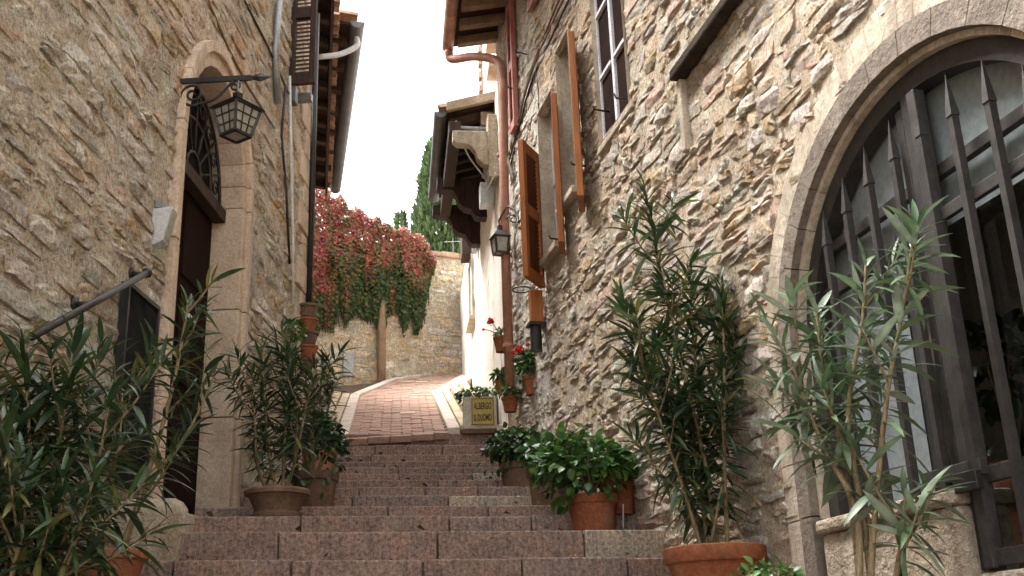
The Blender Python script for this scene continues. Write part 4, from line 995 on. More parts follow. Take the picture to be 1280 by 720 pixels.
# ================================================================== PLANTS
def leaf_mesh(kind, tintc, seed):
    r = random.Random(seed); m = MB()
    if kind == 'lance':
        n, wd, droop = 6, r.uniform(.055, .085), r.uniform(.05, .5)
        prof = [(0, .12), (.15, .7), (.38, 1), (.62, .92), (.84, .55), (1, .02)]
    elif kind == 'oval':
        n, wd, droop = 5, r.uniform(.30, .38), r.uniform(.1, .3); prof = [(0, .1), (.2, .75), (.5, 1), (.78, .68), (1, .03)]
    else:
        n, wd, droop = 5, r.uniform(.17, .22), r.uniform(.2, .5); prof = [(0, .1), (.2, .75), (.5, 1), (.78, .68), (1, .03)]
    vs = []; cs = []
    tw = r.uniform(-.5, .5)
    for y, w_ in prof:
        z = -droop*y*y; wv = w_*wd; tl = tw*y*.4
        for k in (-1, 0, 1): vs.append(Vector((k*wv*math.cos(tl), y, z+(abs(k)*.30*wv)+k*wv*math.sin(tl)))); cs.append(tuple(c*(1.25 if k == 0 else 1) for c in tintc))
    fs = [(i*3+k, i*3+k+1, i*3+k+4, i*3+k+3) for i in range(len(prof)-1) for k in (0, 1)]
    m.add(vs, fs, cs); me = m.mesh('leaf', tint=True); me.materials.append(M['leaf'])
    me.polygons.foreach_set('use_smooth', [True]*len(me.polygons)); return me
OLE = [leaf_mesh('lance', c, 10+i) for i, c in enumerate([(.022, .047, .015), (.032, .064, .019), (.017, .036, .013), (.050, .088, .028), (.075, .115, .052), (.030, .060, .030), (.13, .125, .035), (.024, .05, .02), (.04, .075, .024)])]
OLP = [leaf_mesh('lance', c, 20+i) for i, c in enumerate([(.13, .18, .11), (.075, .12, .055), (.17, .215, .15), (.10, .15, .075), (.045, .085, .035)])]
BUS = [leaf_mesh('oval', c, 30+i) for i, c in enumerate([(.045, .11, .022), (.065, .15, .03), (.03, .072, .018), (.10, .19, .04), (.05, .12, .036)])]
DRK = [leaf_mesh('oval', c, 40+i) for i, c in enumerate([(.022, .05, .016), (.032, .07, .02), (.018, .038, .014), (.045, .085, .025)])]
BRO = [leaf_mesh('broad', c, 50+i) for i, c in enumerate([(.06, .15, .025), (.085, .19, .035), (.045, .11, .022)])]
class Leaves:
    def __init__(self, T, nind): self.T, self.n, self.k, self.items = T, nind, 0, []
    def put(self, pos, d, up, L, meshes, r, w=1):
        d = d.normalized(); x = d.cross(up)
        if x.length < 1e-3: x = d.cross(Vector((1, .2, 0)))
        x.normalize(); z = x.cross(d)
        mt = Matrix((x*L*w, d*L, z*L)).transposed().to_4x4(); mt.translation = pos-ORG[self.T.name]
        self.items.append((r.choice(meshes), mt))
    def done(self, r):
        r.shuffle(self.items); fill = MB()
        for n, (me, mt) in enumerate(self.items):
            if n < self.n:
                o = bpy.data.objects.new('leaf', me); col.objects.link(o); o.parent = self.T; o.matrix_local = mt
            else: 
                fill.add([mt @ v.co+ORG[self.T.name] for v in me.vertices], [tuple(p.vertices) for p in me.polygons], [tuple(c.color[:3]) for c in me.color_attributes[0].data])
        if fill.v: tag(fill.build('leaf_fill', M['leaf'], self.T, smooth=True, tint=True, fix=False), kind='stuff')
def rv(r): return Vector((r.gauss(0, 1), r.gauss(0, 1), r.gauss(0, 1))).normalized()
def oleander(base, stems, label, seed, nind=300, L=(.12, .18), meshes=None, side=4, start=.4, step=.034, group=None, name='oleander', rad=.011, blen=(.12, .3)):
    r = random.Random(seed); T = thing(name, base, label, 'plant', group); LV = Leaves(T, nind); meshes = meshes or OLE
    def dress(P, a0, tipk=1, dense=1):
        tot = sum((P[i+1]-P[i]).length for i in range(len(P)-1)); acc = 0; nxt = tot*a0; ang = r.random()*6
        for i in range(len(P)-1):
            seg = P[i+1]-P[i]; sl_ = seg.length
            while nxt <= acc+sl_:
                f = (nxt-acc)/sl_; p = P[i].lerp(P[i+1], f); ax = seg.normalized(); fr_ = nxt/tot
                o = ax.cross(Vector((.3, .2, 1))).normalized() if abs(ax.z) < .98 else Vector((1, 0, 0)); o2 = ax.cross(o)
                for k in range(3):
                    if r.random() > dense: continue
                    a = ang+k*2.094+r.uniform(-.3, .3); outw = o*math.cos(a)+o2*math.sin(a)
                    op = lerp(R(88), R(26), max(0, fr_-.25)/.75)+r.uniform(-.25, .25)
                    dd = ax*math.cos(op)+outw*math.sin(op)+Vector((0, 0, -.35*(1-fr_)))
                    LV.put(p, dd+rv(r)*.22, Vector((0, 0, 1))+rv(r)*.45, r.uniform(L[0]*.6, L[1]*1.08)*(1 if fr_ < .93 else .75), meshes, r, r.uniform(.8, 1.25))
                ang += 1.05; nxt += step*r.uniform(.7, 1.4)
            acc += sl_
    for sp in stems:
        P = spline(sp, 6); n = len(P)
        MB().tube(P, [lerp(rad, .0035, i/(n-1)) for i in range(n)], 7).build('stem', M['stem'], T, smooth=True)
        dress(P, start)
        for k in range(side):
            i = int(lerp(.32, .88, (k+r.random())/side)*(n-2)); p = P[i]; ax = (P[i+1]-P[i]).normalized()
            o = rv(r); o = (o-ax*o.dot(ax)).normalized(); ln = r.uniform(*blen); d = (ax*.9+o*.8+Vector((0, 0, .15))).normalized()
            Q = spline([p, p+d*ln*.5+Vector((0, 0, .01)), p+d*ln+Vector((0, 0, ln*.22))], 4)
            MB().tube(Q, [lerp(.006, .0025, j/(len(Q)-1)) for j in range(len(Q))], 5).build('branch', M['stem'], T, smooth=True)
            dress(Q, .3)
    LV.done(r); return T
def pot(base, r0_, r1_, h, label, mat='terra', group=None, rim=True, name='flower_pot', band=.0):
    T = thing(name, base, label, 'flower pot', group); b = Vector(base); th = .018*max(.5, r1_/.18)
    prof = [(0.0, .0), (r0_, 0), (r0_*1.01, .01)]+([(r1_*.93, h*.78), (r1_, h*.79), (r1_*1.03, h*.82), (r1_*1.03, h*.985), (r1_*1.0, h), (r1_*.93, h), (r1_*.90, h*.97), (r1_*.86, h*.85), (0, h*.84)] if rim else [(r1_, h*.98), (r1_*.98, h), (r1_*.92, h), (r1_*.9, h*.88), (0, h*.87)])
    MB().lathe(b, prof, 28).build('body', M[mat], T, smooth=False)
    for p in T.children:
        p.data.polygons.foreach_set('use_smooth', [True]*len(p.data.polygons)); md = p.modifiers.new('e', 'EDGE_SPLIT'); md.split_angle = R(35)
    rz = h*(.845 if rim else .875); rr = r1_*.86
    MB().lathe(b+UP*rz, [(rr, 0), (rr*.8, .008), (rr*.4, .014), (0, .016)], 14).build('soil', M['soil'], T, smooth=True); return T
def bush(base, ce, rad, n, label, seed, meshes=None, L=(.045, .075), nind=220, group=None, name='potted_shrub', cat='plant', stems=7, shell=.55):
    r = random.Random(seed); T = thing(name, base, label, cat, group); LV = Leaves(T, nind); ce = Vector(ce); base = Vector(base); meshes = meshes or BUS
    lob = [(rv(r), r.uniform(.12, .3)) for _ in range(7)]
    for k in range(n):
        d = rv(r); d.z = abs(d.z)*.9 if r.random() < .72 else d.z; rr = r.uniform(shell, 1)**.6
        kk = 1+sum(a*max(0, d.dot(o))**3 for o, a in lob)-.15
        p = ce+Vector((d.x*rad[0], d.y*rad[1], d.z*rad[2]))*rr*kk
        dd = (d*.7+Vector((0, 0, -.35))+rv(r)*.55); LV.put(p, dd, d+Vector((0, 0, .9))+rv(r)*.4, r.uniform(*L), meshes, r, r.uniform(.85, 1.2))
    for k in range(stems):
        d = rv(r); d.z = abs(d.z)+.3; tip = ce+Vector((d.x*rad[0], d.y*rad[1], d.z*rad[2]))*.75
        MB().tube(spline([base, lerp(base, tip, .5)+Vector((0, 0, .03)), tip], 4), [.007]*5+[.006, .005, .004, .003], 5).build('stem', M['stem'], T, smooth=True)
    LV.done(r); return T
A = aty
# ---- right foreground oleanders
zp = 1.70; pb = Vector((.93, 4.72, zp))
def ground_z(x, y):
    zz = 0
    for i, (l, r_) in enumerate(lines):
        t = (x-l.x)/(r_.x-l.x); yy = l.y+(r_.y-l.y)*t
        if y >= yy: zz = EDGES[i][2]
    return zz
pb = A(893, 690, 4.72); gz0 = ground_z(pb.x, pb.y); pot((pb.x, pb.y, gz0), .15, .21, pb.z-gz0+.02, 'large terracotta pot at the wall foot holding the tall dark oleander')
ob = Vector((pb.x, pb.y, pb.z-.04))
oleander(ob, [[ob, A(885, 600, 4.75), A(850, 440, 4.78), A(822, 320, 4.82), A(806, 232, 4.85)],
              [ob+Vector((.03, .02, 0)), A(880, 590, 4.85), A(868, 450, 4.95), A(862, 330, 5.0)],
              [ob-Vector((.04, 0, 0)), A(850, 600, 4.7), A(810, 480, 4.68), A(778, 372, 4.7)],
              [ob+Vector((.05, -.02, 0)), A(905, 560, 4.7), A(905, 440, 4.75), A(900, 350, 4.8)],
              [ob+Vector((0, .04, 0)), A(862, 620, 4.9), A(835, 520, 5.0), A(805, 425, 5.1)],
              [ob+Vector((-.02, .04, 0)), A(880, 640, 4.8), A(868, 560, 4.8), A(848, 480, 4.75)]],
         'tall dense oleander against the right wall, its narrow leaves dark green', 101, 300, (.11, .165), side=7, start=.16, step=.022)
run('garden_cane', [A(888, 684, 4.66), A(905, 596, 4.7)], .007, M['stem'], 'pale thin cane stuck in the large terracotta pot', 'cane')
pb2 = A(1088, 760, 3.2); gz2 = ground_z(pb2.x, pb2.y)
pot((pb2.x, pb2.y, gz2), .13, .18, max(.25, pb2.z-gz2), 'terracotta pot below the pale oleander in front of the arched gateway')
ob = Vector((pb2.x, pb2.y, max(gz2+.2, pb2.z-.03)))
oleander(ob, [[ob, A(1090, 690, 3.2), A(1108, 500, 3.22), A(1128, 390, 3.22), A(1142, 290, 3.22)],
              [ob+Vector((.02, .03, 0)), A(1078, 640, 3.28), A(1060, 520, 3.32), A(1078, 400, 3.34), A(1082, 330, 3.34)],
              [ob+Vector((-.03, .02, 0)), A(1070, 640, 3.25), A(1030, 560, 3.35), A(990, 460, 3.45), A(955, 395, 3.5)],
              [ob+Vector((-.01, .04, 0)), A(1060, 600, 3.35), A(1030, 480, 3.45), A(1020, 380, 3.5)],
              [ob+Vector((.04, -.01, 0)), A(1125, 690, 3.15), A(1132, 610, 3.15)]],
         'pale leaved oleander with long yellowish stems in front of the arched gateway', 102, 300, (.10, .165), OLP, side=3, start=.44, step=.030, rad=.012)
# low tuft at the foot of the right oleanders
gq = A(955, 725, 3.9); bush((gq.x, gq.y, ground_z(gq.x, gq.y)), (gq.x, gq.y, gq.z-.02), (.12, .12, .09), 130, 'low green tuft growing between the two right hand oleander pots', 140, BUS, (.03, .05), 130)
# ---- left foreground oleanders
pl_ = A(132, 697, 4.25); gzl = ground_z(pl_.x, pl_.y); pot((pl_.x, pl_.y, gzl), .11, .155, pl_.z-gzl+.02, 'orange terracotta pot under the leaning oleander by the doorway')
ob = Vector((pl_.x, pl_.y, pl_.z-.03))
oleander(ob, [[ob+Vector((.04, 0, 0)), A(175, 622, 4.25), A(212, 500, 4.3), A(232, 400, 4.35), A(234, 375, 4.35)],
              [ob+Vector((.05, .02, 0)), A(178, 620, 4.25), A(235, 540, 4.2), A(268, 470, 4.2)],
              [ob, A(140, 600, 4.35), A(160, 500, 4.5), A(195, 430, 4.6)],
              [ob+Vector((-.03, .01, 0)), A(110, 620, 4.3), A(110, 520, 4.4), A(128, 425, 4.4)],
              [ob+Vector((-.02, .03, 0)), A(125, 620, 4.3), A(150, 560, 4.3), A(190, 540, 4.4)]],
         'leaning oleander with a bare yellow lower stem beside the arched doorway', 103, 300, (.11, .165), side=3, start=.42, step=.036, rad=.013)
for j, (bx, by, Y, tips, lab, sd) in enumerate((
    (45, 760, 3.7, [[(40, 640), (35, 520), (28, 410)], [(60, 630), (80, 520), (92, 420)], [(20, 650), (-10, 540), (-20, 440)], [(70, 650), (120, 580), (140, 480)], [(50, 650), (55, 560), (60, 470)]], 'bushy oleander with upright bright leaves in front of the handrail', 104),
    (15, 800, 3.3, [[(15, 720), (30, 640), (20, 560)], [(40, 730), (75, 690), (110, 640)], [(0, 720), (-25, 640), (-30, 560)], [(30, 740), (80, 720), (125, 690)]], 'low oleander at the stair edge below the bushy oleander', 105))):
    p = A(bx, by, Y); g_ = ground_z(p.x, p.y); p.z = max(p.z, g_+.25)
    pot((p.x, p.y, g_), .13, .18, p.z-g_+.02, 'terracotta pot of the bushy oleander standing below the handrail' if j == 0 else 'terracotta pot of the low oleander at the stair edge')
    oleander(p, [[p+Vector((.02*k-.04, .01*k, -.04))]+[A(x, y, Y+.06*(k % 3)) for x, y in tp] for k, tp in enumerate(tips)], lab, sd, 300, (.11, .17), side=5, start=.24, step=.025)
# ---- left group past the doorway
def stand(px, py, Y, r_, h, label, mat='terra', rim=True, up=0):
    p = A(px, py, Y); g_ = ground_z(p.x, p.y); p.z = g_+up; pot(p, r_*.75, r_, h, label, mat, rim=rim); return p+UP*h*.86
bp_ = A(345, 664, 6.05); g_ = ground_z(bp_.x, bp_.y); print('bowl', bp_, g_)
T = thing('planter_bowl', (bp_.x, bp_.y, g_), 'wide low weathered grey brown bowl planter on the step edge', 'flower pot')
MB().lathe((bp_.x, bp_.y, g_), [(0, 0), (.125, 0), (.135, .012), (.135, .03), (.12, .045), (.128, .07), (.15, .115), (.16, .13), (.18, .135), (.182, .155), (.175, .165), (.155, .165), (.15, .14), (0, .135)], 30).build('body', M['terraG'], T)
b1 = Vector((bp_.x, bp_.y, g_+.14))
oleander(b1, [[b1, A(335, 560, 6.1), A(330, 480, 6.2), A(326, 425, 6.3)], [b1+Vector((.03, .02, 0)), A(355, 560, 6.15), A(362, 480, 6.2), A(352, 415, 6.25)],
              [b1+Vector((.04, .03, 0)), A(370, 570, 6.1), A(385, 500, 6.1), A(395, 455, 6.1)], [b1+Vector((-.05, .02, 0)), A(322, 580, 6.05), A(318, 510, 6.1), A(315, 460, 6.15)]],
         'dark leafy oleander in the bowl planter beside the doorway jamb', 106, 300, (.10, .15), side=5, start=.14, step=.024)
q1 = stand(392, 640, 6.9, .15, .26, 'dark terracotta pot behind the bowl planter at the stair edge', 'terraG')
bush(q1, q1+UP*.16, (.22, .22, .30), 620, 'dense small leaved dark shrub spilling over the left stair edge', 107, DRK, (.035, .06), 300)
q2 = stand(400, 560, 8.1, .13, .24, 'small terracotta pot halfway up the left stair edge', 'terra')
oleander(q2, [[q2, A(400, 490, 8.1), A(405, 450, 8.1)], [q2+Vector((.02, 0, 0)), A(412, 500, 8.05), A(422, 476, 8.0)], [q2-Vector((.03, 0, 0)), A(385, 490, 8.1), A(376, 450, 8.1)]],
         'slim oleander halfway up the left stair edge', 108, 200, (.11, .16), side=3, start=.2, step=.034)
q3 = stand(398, 542, 9.3, .12, .20, 'terracotta pot near the top of the left stair edge', 'terra')
bush(q3, q3+UP*.12, (.17, .17, .20), 260, 'small dark shrub near the top of the left stair edge', 109, DRK, (.04, .065), 200)
# wall hung terracotta pots at the house corner
for k in range(5):
    nm_ = ('topmost', 'second', 'middle', 'fourth', 'lowest')[k]; c = A(385, 384+k*17, 8.45); r_ = .085-.004*(k % 2); 
    pot(c-UP*.09, r_*.72, r_, .105, nm_+' small terracotta pot of the hanging column at the house corner', 'terra' if k % 2 else 'terraG', group='terracotta pots hanging in a column at the house corner')
cr_ = A(378, 372, 8.45); bush(A(366, 425, 8.0), A(366, 418, 8.0), (.10, .08, .16), 150, 'small green weed growing from the wall near the hanging pots', 141, BUS, (.03, .05), 120, stems=3)
# ---- right potted shrubs
p = A(742, 662, 6.25); g_ = ground_z(p.x, p.y); p.z = g_; print('rpot', p)
pot(p, .115, .145, .235, 'orange terracotta pot under the big leafy shrub at the right stair edge', 'terra'); c = p+UP*.25
bush(c-UP*.03, c+Vector((-.05, 0, .10)), (.27, .24, .20), 900, 'big leafy green shrub spilling over the orange terracotta pot', 110, BUS, (.045, .075), 300)
p = A(776, 662, 6.35); p.z = ground_z(p.x, p.y); pot(p, .08, .10, .20, 'dark red pot between the orange terracotta pot and the wall', 'terra'); c = p+UP*.18
Tb = thing('potted_plant', c, 'broad leaved bright green plant in the dark red pot by the wall', 'plant'); LB = Leaves(Tb, 60); rB = random.Random(9)
for k in range(46):
    d = rv(rB); d.z = abs(d.z)*1.2+.25; d.normalize(); LB.put(c+Vector((d.x, d.y, 0))*.03, d, Vector((0, 0, 1))+d*.2, rB.uniform(.14, .25), BRO, rB)
LB.done(rB)
MB().tube([c-UP*.12, c+UP*.03], .02, 6).build('stem', M['stem'], Tb)
run('marker_stick', [A(779, 660, 6.24), A(779, 630, 6.24)], .004, M['cablew'], 'thin white stick standing against the dark red pot', 'stick')
p = A(688, 644, 6.95); p.z = ground_z(p.x, p.y); pot(p, .11, .14, .24, 'brown terracotta pot with orange rim on the second step', 'terraG'); c = p+UP*.24
bush(c-UP*.03, c+Vector((.04, 0, .07)), (.18, .18, .13), 350, 'leafy shrub in the brown pot behind the big leafy shrub', 111, BUS, (.045, .07), 200)
p = A(652, 598, 8.35); p.z = ground_z(p.x, p.y); pot(p, .13, .165, .25, 'wide dark terracotta pot standing higher up by the right wall', 'terraG'); c = p+UP*.25
bush(c-UP*.03, c+UP*.08, (.25, .24, .17), 700, 'dark green shrub in the wide pot higher up by the right wall', 112, DRK+BUS[:1], (.045, .07), 260)
# ---- sign planter
a = atz(579, 541, 3.688); b = atz(622, 540, 3.688); sx = (b-a); sx.z = 0; wdt = sx.length; sx.normalize(); sy = Vector((-sx.y, sx.x, 0)); hgt = .345
o = Vector((a.x, a.y, 3.70)); sp = thing('sign_planter', o, 'pale concrete planter box with a yellow hotel sign at the stair top', 'planter')
MB().obb(o-sx*.02+UP*-.02, sx*(wdt+.04), sy*.24, UP*.045).build('foot', M['terraG'], sp, bevel=.006)
for (x0, x1, y0, y1) in ((0, wdt, 0, .03), (0, wdt, .19, .22), (0, .03, .03, .19), (wdt-.03, wdt, .03, .19)):
    MB().obb(o+sx*x0+sy*y0+UP*.025, sx*(x1-x0), sy*(y1-y0), UP*(hgt-.02)).build('side', M['concrete'], sp, bevel=.01)
MB().obb(o+sx*.03+sy*.03+UP*.2, sx*(wdt-.06), sy*.16, UP*.1).build('soil', M['soil'], sp)
sg = MB().obb(o+sx*(wdt*.24)-sy*.012+UP*.055, sx*wdt*.68, sy*.014, UP*(hgt*.80)).build('sign_panel', M['yellow'], sp)
pw = wdt*.68
for (x0, x1, z0, z1) in ((.008, pw-.008, .008, .013), (.008, pw-.008, hgt*.8-.013, hgt*.8-.008), (.008, .013, .013, hgt*.8-.013), (pw-.013, pw-.008, .013, hgt*.8-.013)):
    MB().obb(o+sx*(wdt*.24+x0)-sy*.0145+UP*(.055+z0), sx*(x1-x0), sy*.002, UP*(z1-z0)).build('sign_border', M['letter'], sg)
def text(body, origin, xdir, size, width, par, mat):
    cu_ = bpy.data.curves.new('txt', 'FONT'); cu_.body = body; cu_.size = 1; cu_.extrude = .008; cu_.offset = .022
    ob_ = bpy.data.objects.new('txt', cu_); col.objects.link(ob_); bpy.context.view_layer.update()
    me = bpy.data.meshes.new_from_object(ob_.evaluated_get(bpy.context.evaluated_depsgraph_get())); bpy.data.objects.remove(ob_)
    xs = [v.co.x for v in me.vertices]; ys_ = [v.co.y for v in me.vertices]; w0 = max(xs)-min(xs); h0 = max(ys_)-min(ys_)
    nrm = Vector((-xdir.y, xdir.x, 0))
    for v in me.vertices:
        c = v.co; p = origin+xdir*((c.x-min(xs))/w0*width)+UP*((c.y-min(ys_))/h0*size)-nrm*c.z*.2; v.co = p-ORG[par.name]
    me.materials.clear(); return link('lettering', me, mat, par)
to = o+sx*(wdt*.24+.028)-sy*.0135
text('ALBERGO', to+UP*(.055+hgt*.8*.58), sx, hgt*.8*.25, pw-.056, sg, M['letter']); text('IL DUOMO', to+UP*(.055+hgt*.8*.16), sx, hgt*.8*.25, pw-.056, sg, M['letter'])
pc = o+sx*wdt*.45+sy*.11+UP*(hgt+.02)
bush(pc-UP*.05, pc, (.26, .12, .09), 420, 'trailing green plant growing over the sign planter', 113, BUS, (.03, .05), 220)
# pale kerb beside the sign
q = atz(622, 545, 3.60); one(MB().obb(Vector((q.x+.0, q.y-.25, 3.2)), (.10, .02, 0), (-.02, .7, 0), (0, 0, .46)), 'kerb_block', M['concrete'], q, 'pale kerb block between the sign planter and the wide dark pot', 'kerb', bevel=.01)
# ---- geraniums along the copper pipe
def bloom(c, r_, n, seed, T):
    rr = random.Random(seed); m = MB()
    for k in range(n):
        d = rv(rr); p = c+d*r_*rr.uniform(.5, 1); x = d.cross(rv(rr)).normalized(); y = d.cross(x); s_ = r_*.38
        v = rr.uniform(.75, 1.15); m.add([p-x*s_, p-y*s_, p+x*s_+d*s_*.3, p+y*s_+d*s_*.3], [(0, 1, 2, 3)], (.55*v, .012*v, .02*v))
    m.build('bloom', M['petal'], T, tint=True, fix=False)
def geranium(px, py, Y, r_, h, lab_p, lab_g, crown, n, seed, blooms, L=(.035, .06)):
    p = A(px, py, Y); pot(p, r_*.72, r_, h, lab_p, 'terra'); c = p+UP*h
    T = bush(c-UP*.03, c+UP*crown[2]*.6, crown, n, lab_g, seed, BUS, L, 200, name='geranium', stems=5)
    for k, (bx, by, br_) in enumerate(blooms):
        q = A(bx, by, Y-.02); MB().tube([c, lerp(c, q, .6)+UP*.02, q], .004, 5).build('flower_stalk', M['stem'], T, smooth=True); bloom(q, br_, 40, seed+k, T)
geranium(667, 494, 8.55, .085, .155, 'large terracotta pot hooked to the wall beside the copper pipe', 'red geranium in the large hanging pot beside the copper pipe', (.14, .12, .13), 380, 120, [(650, 437, .036), (675, 438, .026), (660, 431, .018), (641, 440, .022)])
geranium(638, 515, 8.9, .07, .125, 'terracotta pot hooked on the copper pipe next to the sign', 'small green geranium in the pot next to the sign', (.07, .07, .06), 90, 121, [])
geranium(627, 440, 9.15, .07, .135, 'topmost terracotta pot hanging on the far side of the copper pipe', 'sparse red geranium in the topmost hanging pot', (.06, .06, .05), 50, 122, [(613, 402, .036), (637, 437, .032), (604, 412, .016)], (.025, .04))
geranium(628, 492, 9.4, .06, .11, 'small terracotta pot just above the sign planter', 'leafy green plant in the small pot above the sign planter', (.10, .09, .07), 160, 123, [(622, 478, .012)])
for hk_, (x, y, Y) in enumerate(((663, 470, 8.55), (638, 498, 8.9), (627, 420, 9.15))):
    q = A(x, y, Y); m = MB(); m.tube([q+WR.n*.0, WR.at((q-WR.p).dot(WR.t), q.z, .0)], .006, 6)
    one(m, 'pot_hook', M['ironB'], q, 'thin iron arm holding the '+('large hanging geranium pot', 'pot next to the sign', 'topmost hanging geranium pot')[hk_]+' to the wall', 'hook', 'iron arms of the hanging geranium pots', smooth=True)
# ---- plants inside the gateway room
def inside(s_, d_, r_, h, lab_p, lab, n, crown, sd, meshes, L):
    p = WR.at(s_, 1.552, d_); pot(p, r_*.75, r_, h, lab_p); c = p+UP*h; bush(c-UP*.03, c+UP*crown[2]*.8, crown, n, lab, sd, meshes, L, 120, name='house_plant')
inside(-2.5, -.48, .16, .38, 'terracotta pot inside the gateway behind the iron mullion', 'fern green plant inside the gateway behind the iron mullion', 260, (.16, .25, .38), 130, BUS, (.06, .11))
inside(-2.95, -.48, .16, .40, 'terracotta pot inside the gateway far from the mullion', 'tall leafy plant inside the gateway away from the mullion', 320, (.16, .28, .48), 131, BUS, (.06, .11))
inside(-1.95, -.45, .17, .62, 'tall terracotta pot inside behind the dado wall', 'dark plant inside behind the dado wall', 160, (.2, .2, .3), 132, DRK, (.06, .1))
inside(-2.72, -.50, .12, .55, 'tall terracotta pot inside the gateway beside the basin', 'bright broad leaved plant inside the gateway beside the basin', 70, (.12, .2, .40), 134, BRO, (.10, .16))
p = WR.at(-2.45, 1.97, -.36); T = thing('basin', p, 'green plastic basin on a pale stand inside the gateway', 'basin')
MB().lathe(p, [(0, 0), (.11, 0), (.135, .07), (.14, .07), (.125, .015), (0, .012)], 20).build('bowl', M['greenp'], T); MB().lathe(p-UP*.415, [(0, 0), (.1, 0), (.09, .2), (.1, .41), (0, .412)], 16).build('stand', M['concrete'], T)
q = WR.at(-2.55, 1.56, -.3); bush(q, q+UP*.28, (.09, .06, .10), 90, 'small green plant low inside the gateway below the basin', 133, BUS, (.03, .05), 90, stems=3)

# ================================================================== CREEPER AND TREES
def pl_interp(P, x):
    if x <= P[0][0]: return P[0][1]
    for (x0, y0), (x1, y1) in zip(P, P[1:]):
        if x <= x1: return y0+(y1-y0)*(x-x0)/(x1-x0)
    return P[-1][1]
TOP = [(330, 222), (388, 233), (410, 236), (440, 258), (470, 272), (500, 285), (520, 290), (536, 305), (545, 330)]
BOT = [(330, 410), (395, 412), (410, 405), (430, 398), (450, 388), (466, 400), (476, 410), (490, 385), (505, 398), (520, 415), (530, 390), (537, 345), (545, 332)]
rvn = random.Random(77); vm = MB(); cv = thing('creeper', WF.at(2.5, 5.5, .1), 'red and green autumn creeper hanging thickly over the garden wall', 'creeper')
for k in range(26000):
    x = rvn.uniform(335, 544); t, b_ = pl_interp(TOP, x), pl_interp(BOT, x)
    t += 9*noise.noise(Vector((x*.09, 3, 0)))+5*noise.noise(Vector((x*.3, 9, 0))); b_ += 22*noise.noise(Vector((x*.10, 0, 0)))+14*noise.noise(Vector((x*.35, 5, 0)))
    f = rvn.random()**.9; y = lerp(t, b_, f); bulge = .08+.20*math.sin(math.pi*min(1, f*.8+.2))*(.65+.5*noise.noise(Vector((x*.05, y*.03, 8))))
    p = WF.px(x, y, max(.03, bulge*rvn.uniform(.55, 1.0)))
    d = (Vector((0, -.4, -1))+rv(rvn)*.7).normalized(); nrm_ = (WF.n+UP*.5+rv(rvn)*.55).normalized(); xx = d.cross(nrm_).normalized(); nrm_ = xx.cross(d)
    s_ = rvn.uniform(.03, .058)
    # own leaf colours: red crown, crimson streaks, green heart, rusty rest
    gx_ = noise.noise(Vector((x*.06, y*.010, 2)))+.8*noise.noise(Vector((x*.22, y*.02, 4))); redness = .72-1.1*f+gx_*1.15
    if abs(x-402-(y-240)*.03) < 7 and y < 365: redness += .9
    if 440 < x < 525 and f > .45: redness -= .45
    redness += rvn.gauss(0, .22)
    if redness > .75: c = rvn.choice([(.32, .04, .04), (.40, .07, .06), (.24, .04, .04), (.34, .13, .10), (.26, .13, .04), (.15, .11, .03)])
    elif redness > .25: c = rvn.choice([(.26, .06, .035), (.28, .11, .04), (.17, .09, .03), (.20, .05, .04)])
    elif redness > -.15: c = rvn.choice([(.15, .10, .03), (.11, .11, .03), (.22, .12, .03), (.08, .07, .025)])
    else: c = rvn.choice([(.06, .10, .022), (.04, .07, .018), (.09, .13, .03), (.03, .05, .016)])
    vm.add([p, p+xx*s_*.55+d*s_*.35+nrm_*s_*.12, p+xx*s_*.25+d*s_*.75, p+d*s_*1.15-nrm_*s_*.15, p-xx*s_*.25+d*s_*.75, p-xx*s_*.55+d*s_*.35+nrm_*s_*.12], [(0, 1, 2, 3), (0, 3, 4, 5)], c)
tag(vm.build('foliage', M['vine'], cv, tint=True, fix=False), kind='stuff')
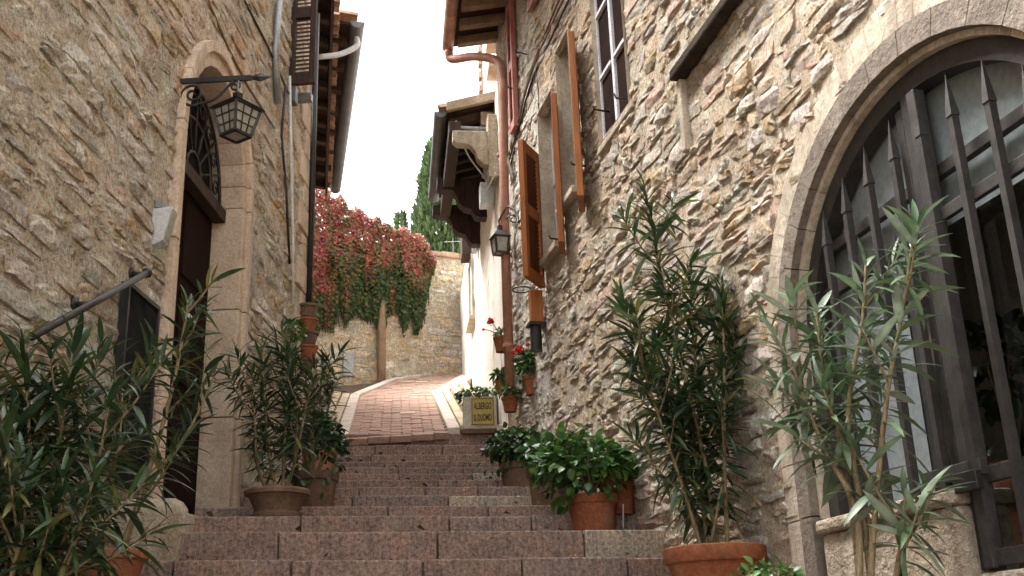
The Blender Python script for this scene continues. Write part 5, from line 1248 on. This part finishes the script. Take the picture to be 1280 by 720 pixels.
for k in range(26):
    x = rvn.uniform(392, 535); t, b_ = pl_interp(TOP, x), pl_interp(BOT, x); pts = [WF.px(x+4*math.sin(j+k), lerp(t+10, b_+8, j/6), .06+.05*math.sin(j*2+k)) for j in range(7)]
    MB().tube(pts, .008, 5).build('vine_stem', M['bark'], cv, smooth=True)
def conifer(base, H, rad, n, label, seed, leaf=.12, cols=((.06, .11, .04), (.10, .16, .055), (.14, .20, .08), (.04, .075, .03)), name='cypress_tree'):
    r = random.Random(seed); T = thing(name, base, label, 'tree'); m = MB(); base = Vector(base)
    for k in range(n):
        h = r.random()**1.15; a = r.uniform(0, 6.283); pr = (min(1, h*7)*(1-h)**.28)
        lump = 1+.22*noise.noise(Vector((math.cos(a)*2.2, math.sin(a)*2.2, h*H*1.3)))+.12*noise.noise(Vector((math.cos(a)*5, math.sin(a)*5, h*H*3)))
        q = r.uniform(.55, 1)**.5; p = base+Vector((math.cos(a)*rad*pr*lump*q, math.sin(a)*rad*pr*lump*q, .5+h*(H-.5)))
        d = (Vector((math.cos(a)*.55, math.sin(a)*.55, 1))+rv(r)*.35).normalized(); x = d.cross(rv(r)).normalized(); s_ = leaf*r.uniform(.6, 1.3)
        c = r.choice(cols); m.add([p-x*s_*.3, p+x*s_*.3, p+d*s_+x*s_*.12, p+d*s_-x*s_*.12], [(0, 1, 2, 3)], c)
    tag(m.build('crown', M['cyp'], T, tint=True, fix=False), kind='stuff')
    MB().tube([base-UP*1, base+UP*H*.5, base+UP*H*.85], [rad*.16, rad*.1, .02], 8).build('trunk', M['bark'], T, smooth=True)
cb = A(568, 420, 28); zt = A(560, 160, 28).z
conifer((cb.x, cb.y, gz(0, 28)-.3), zt-gz(0, 28), 1.45, 40000, 'tall dense cypress rising behind the white house', 201, .16)
c2 = A(501, 300, 60); zt = A(501, 262, 60).z; conifer((c2.x, 60, gz(0, 60)-.3), zt-gz(0, 60), .75, 3500, 'distant slender cypress poking above the creeper', 202, .3)
c2 = A(518, 300, 75); zt = A(518, 277, 75).z; conifer((c2.x, 75, gz(0, 75)-.3), zt-gz(0, 75), .5, 2000, 'tiny distant treetop beside the distant slender cypress', 203, .3)
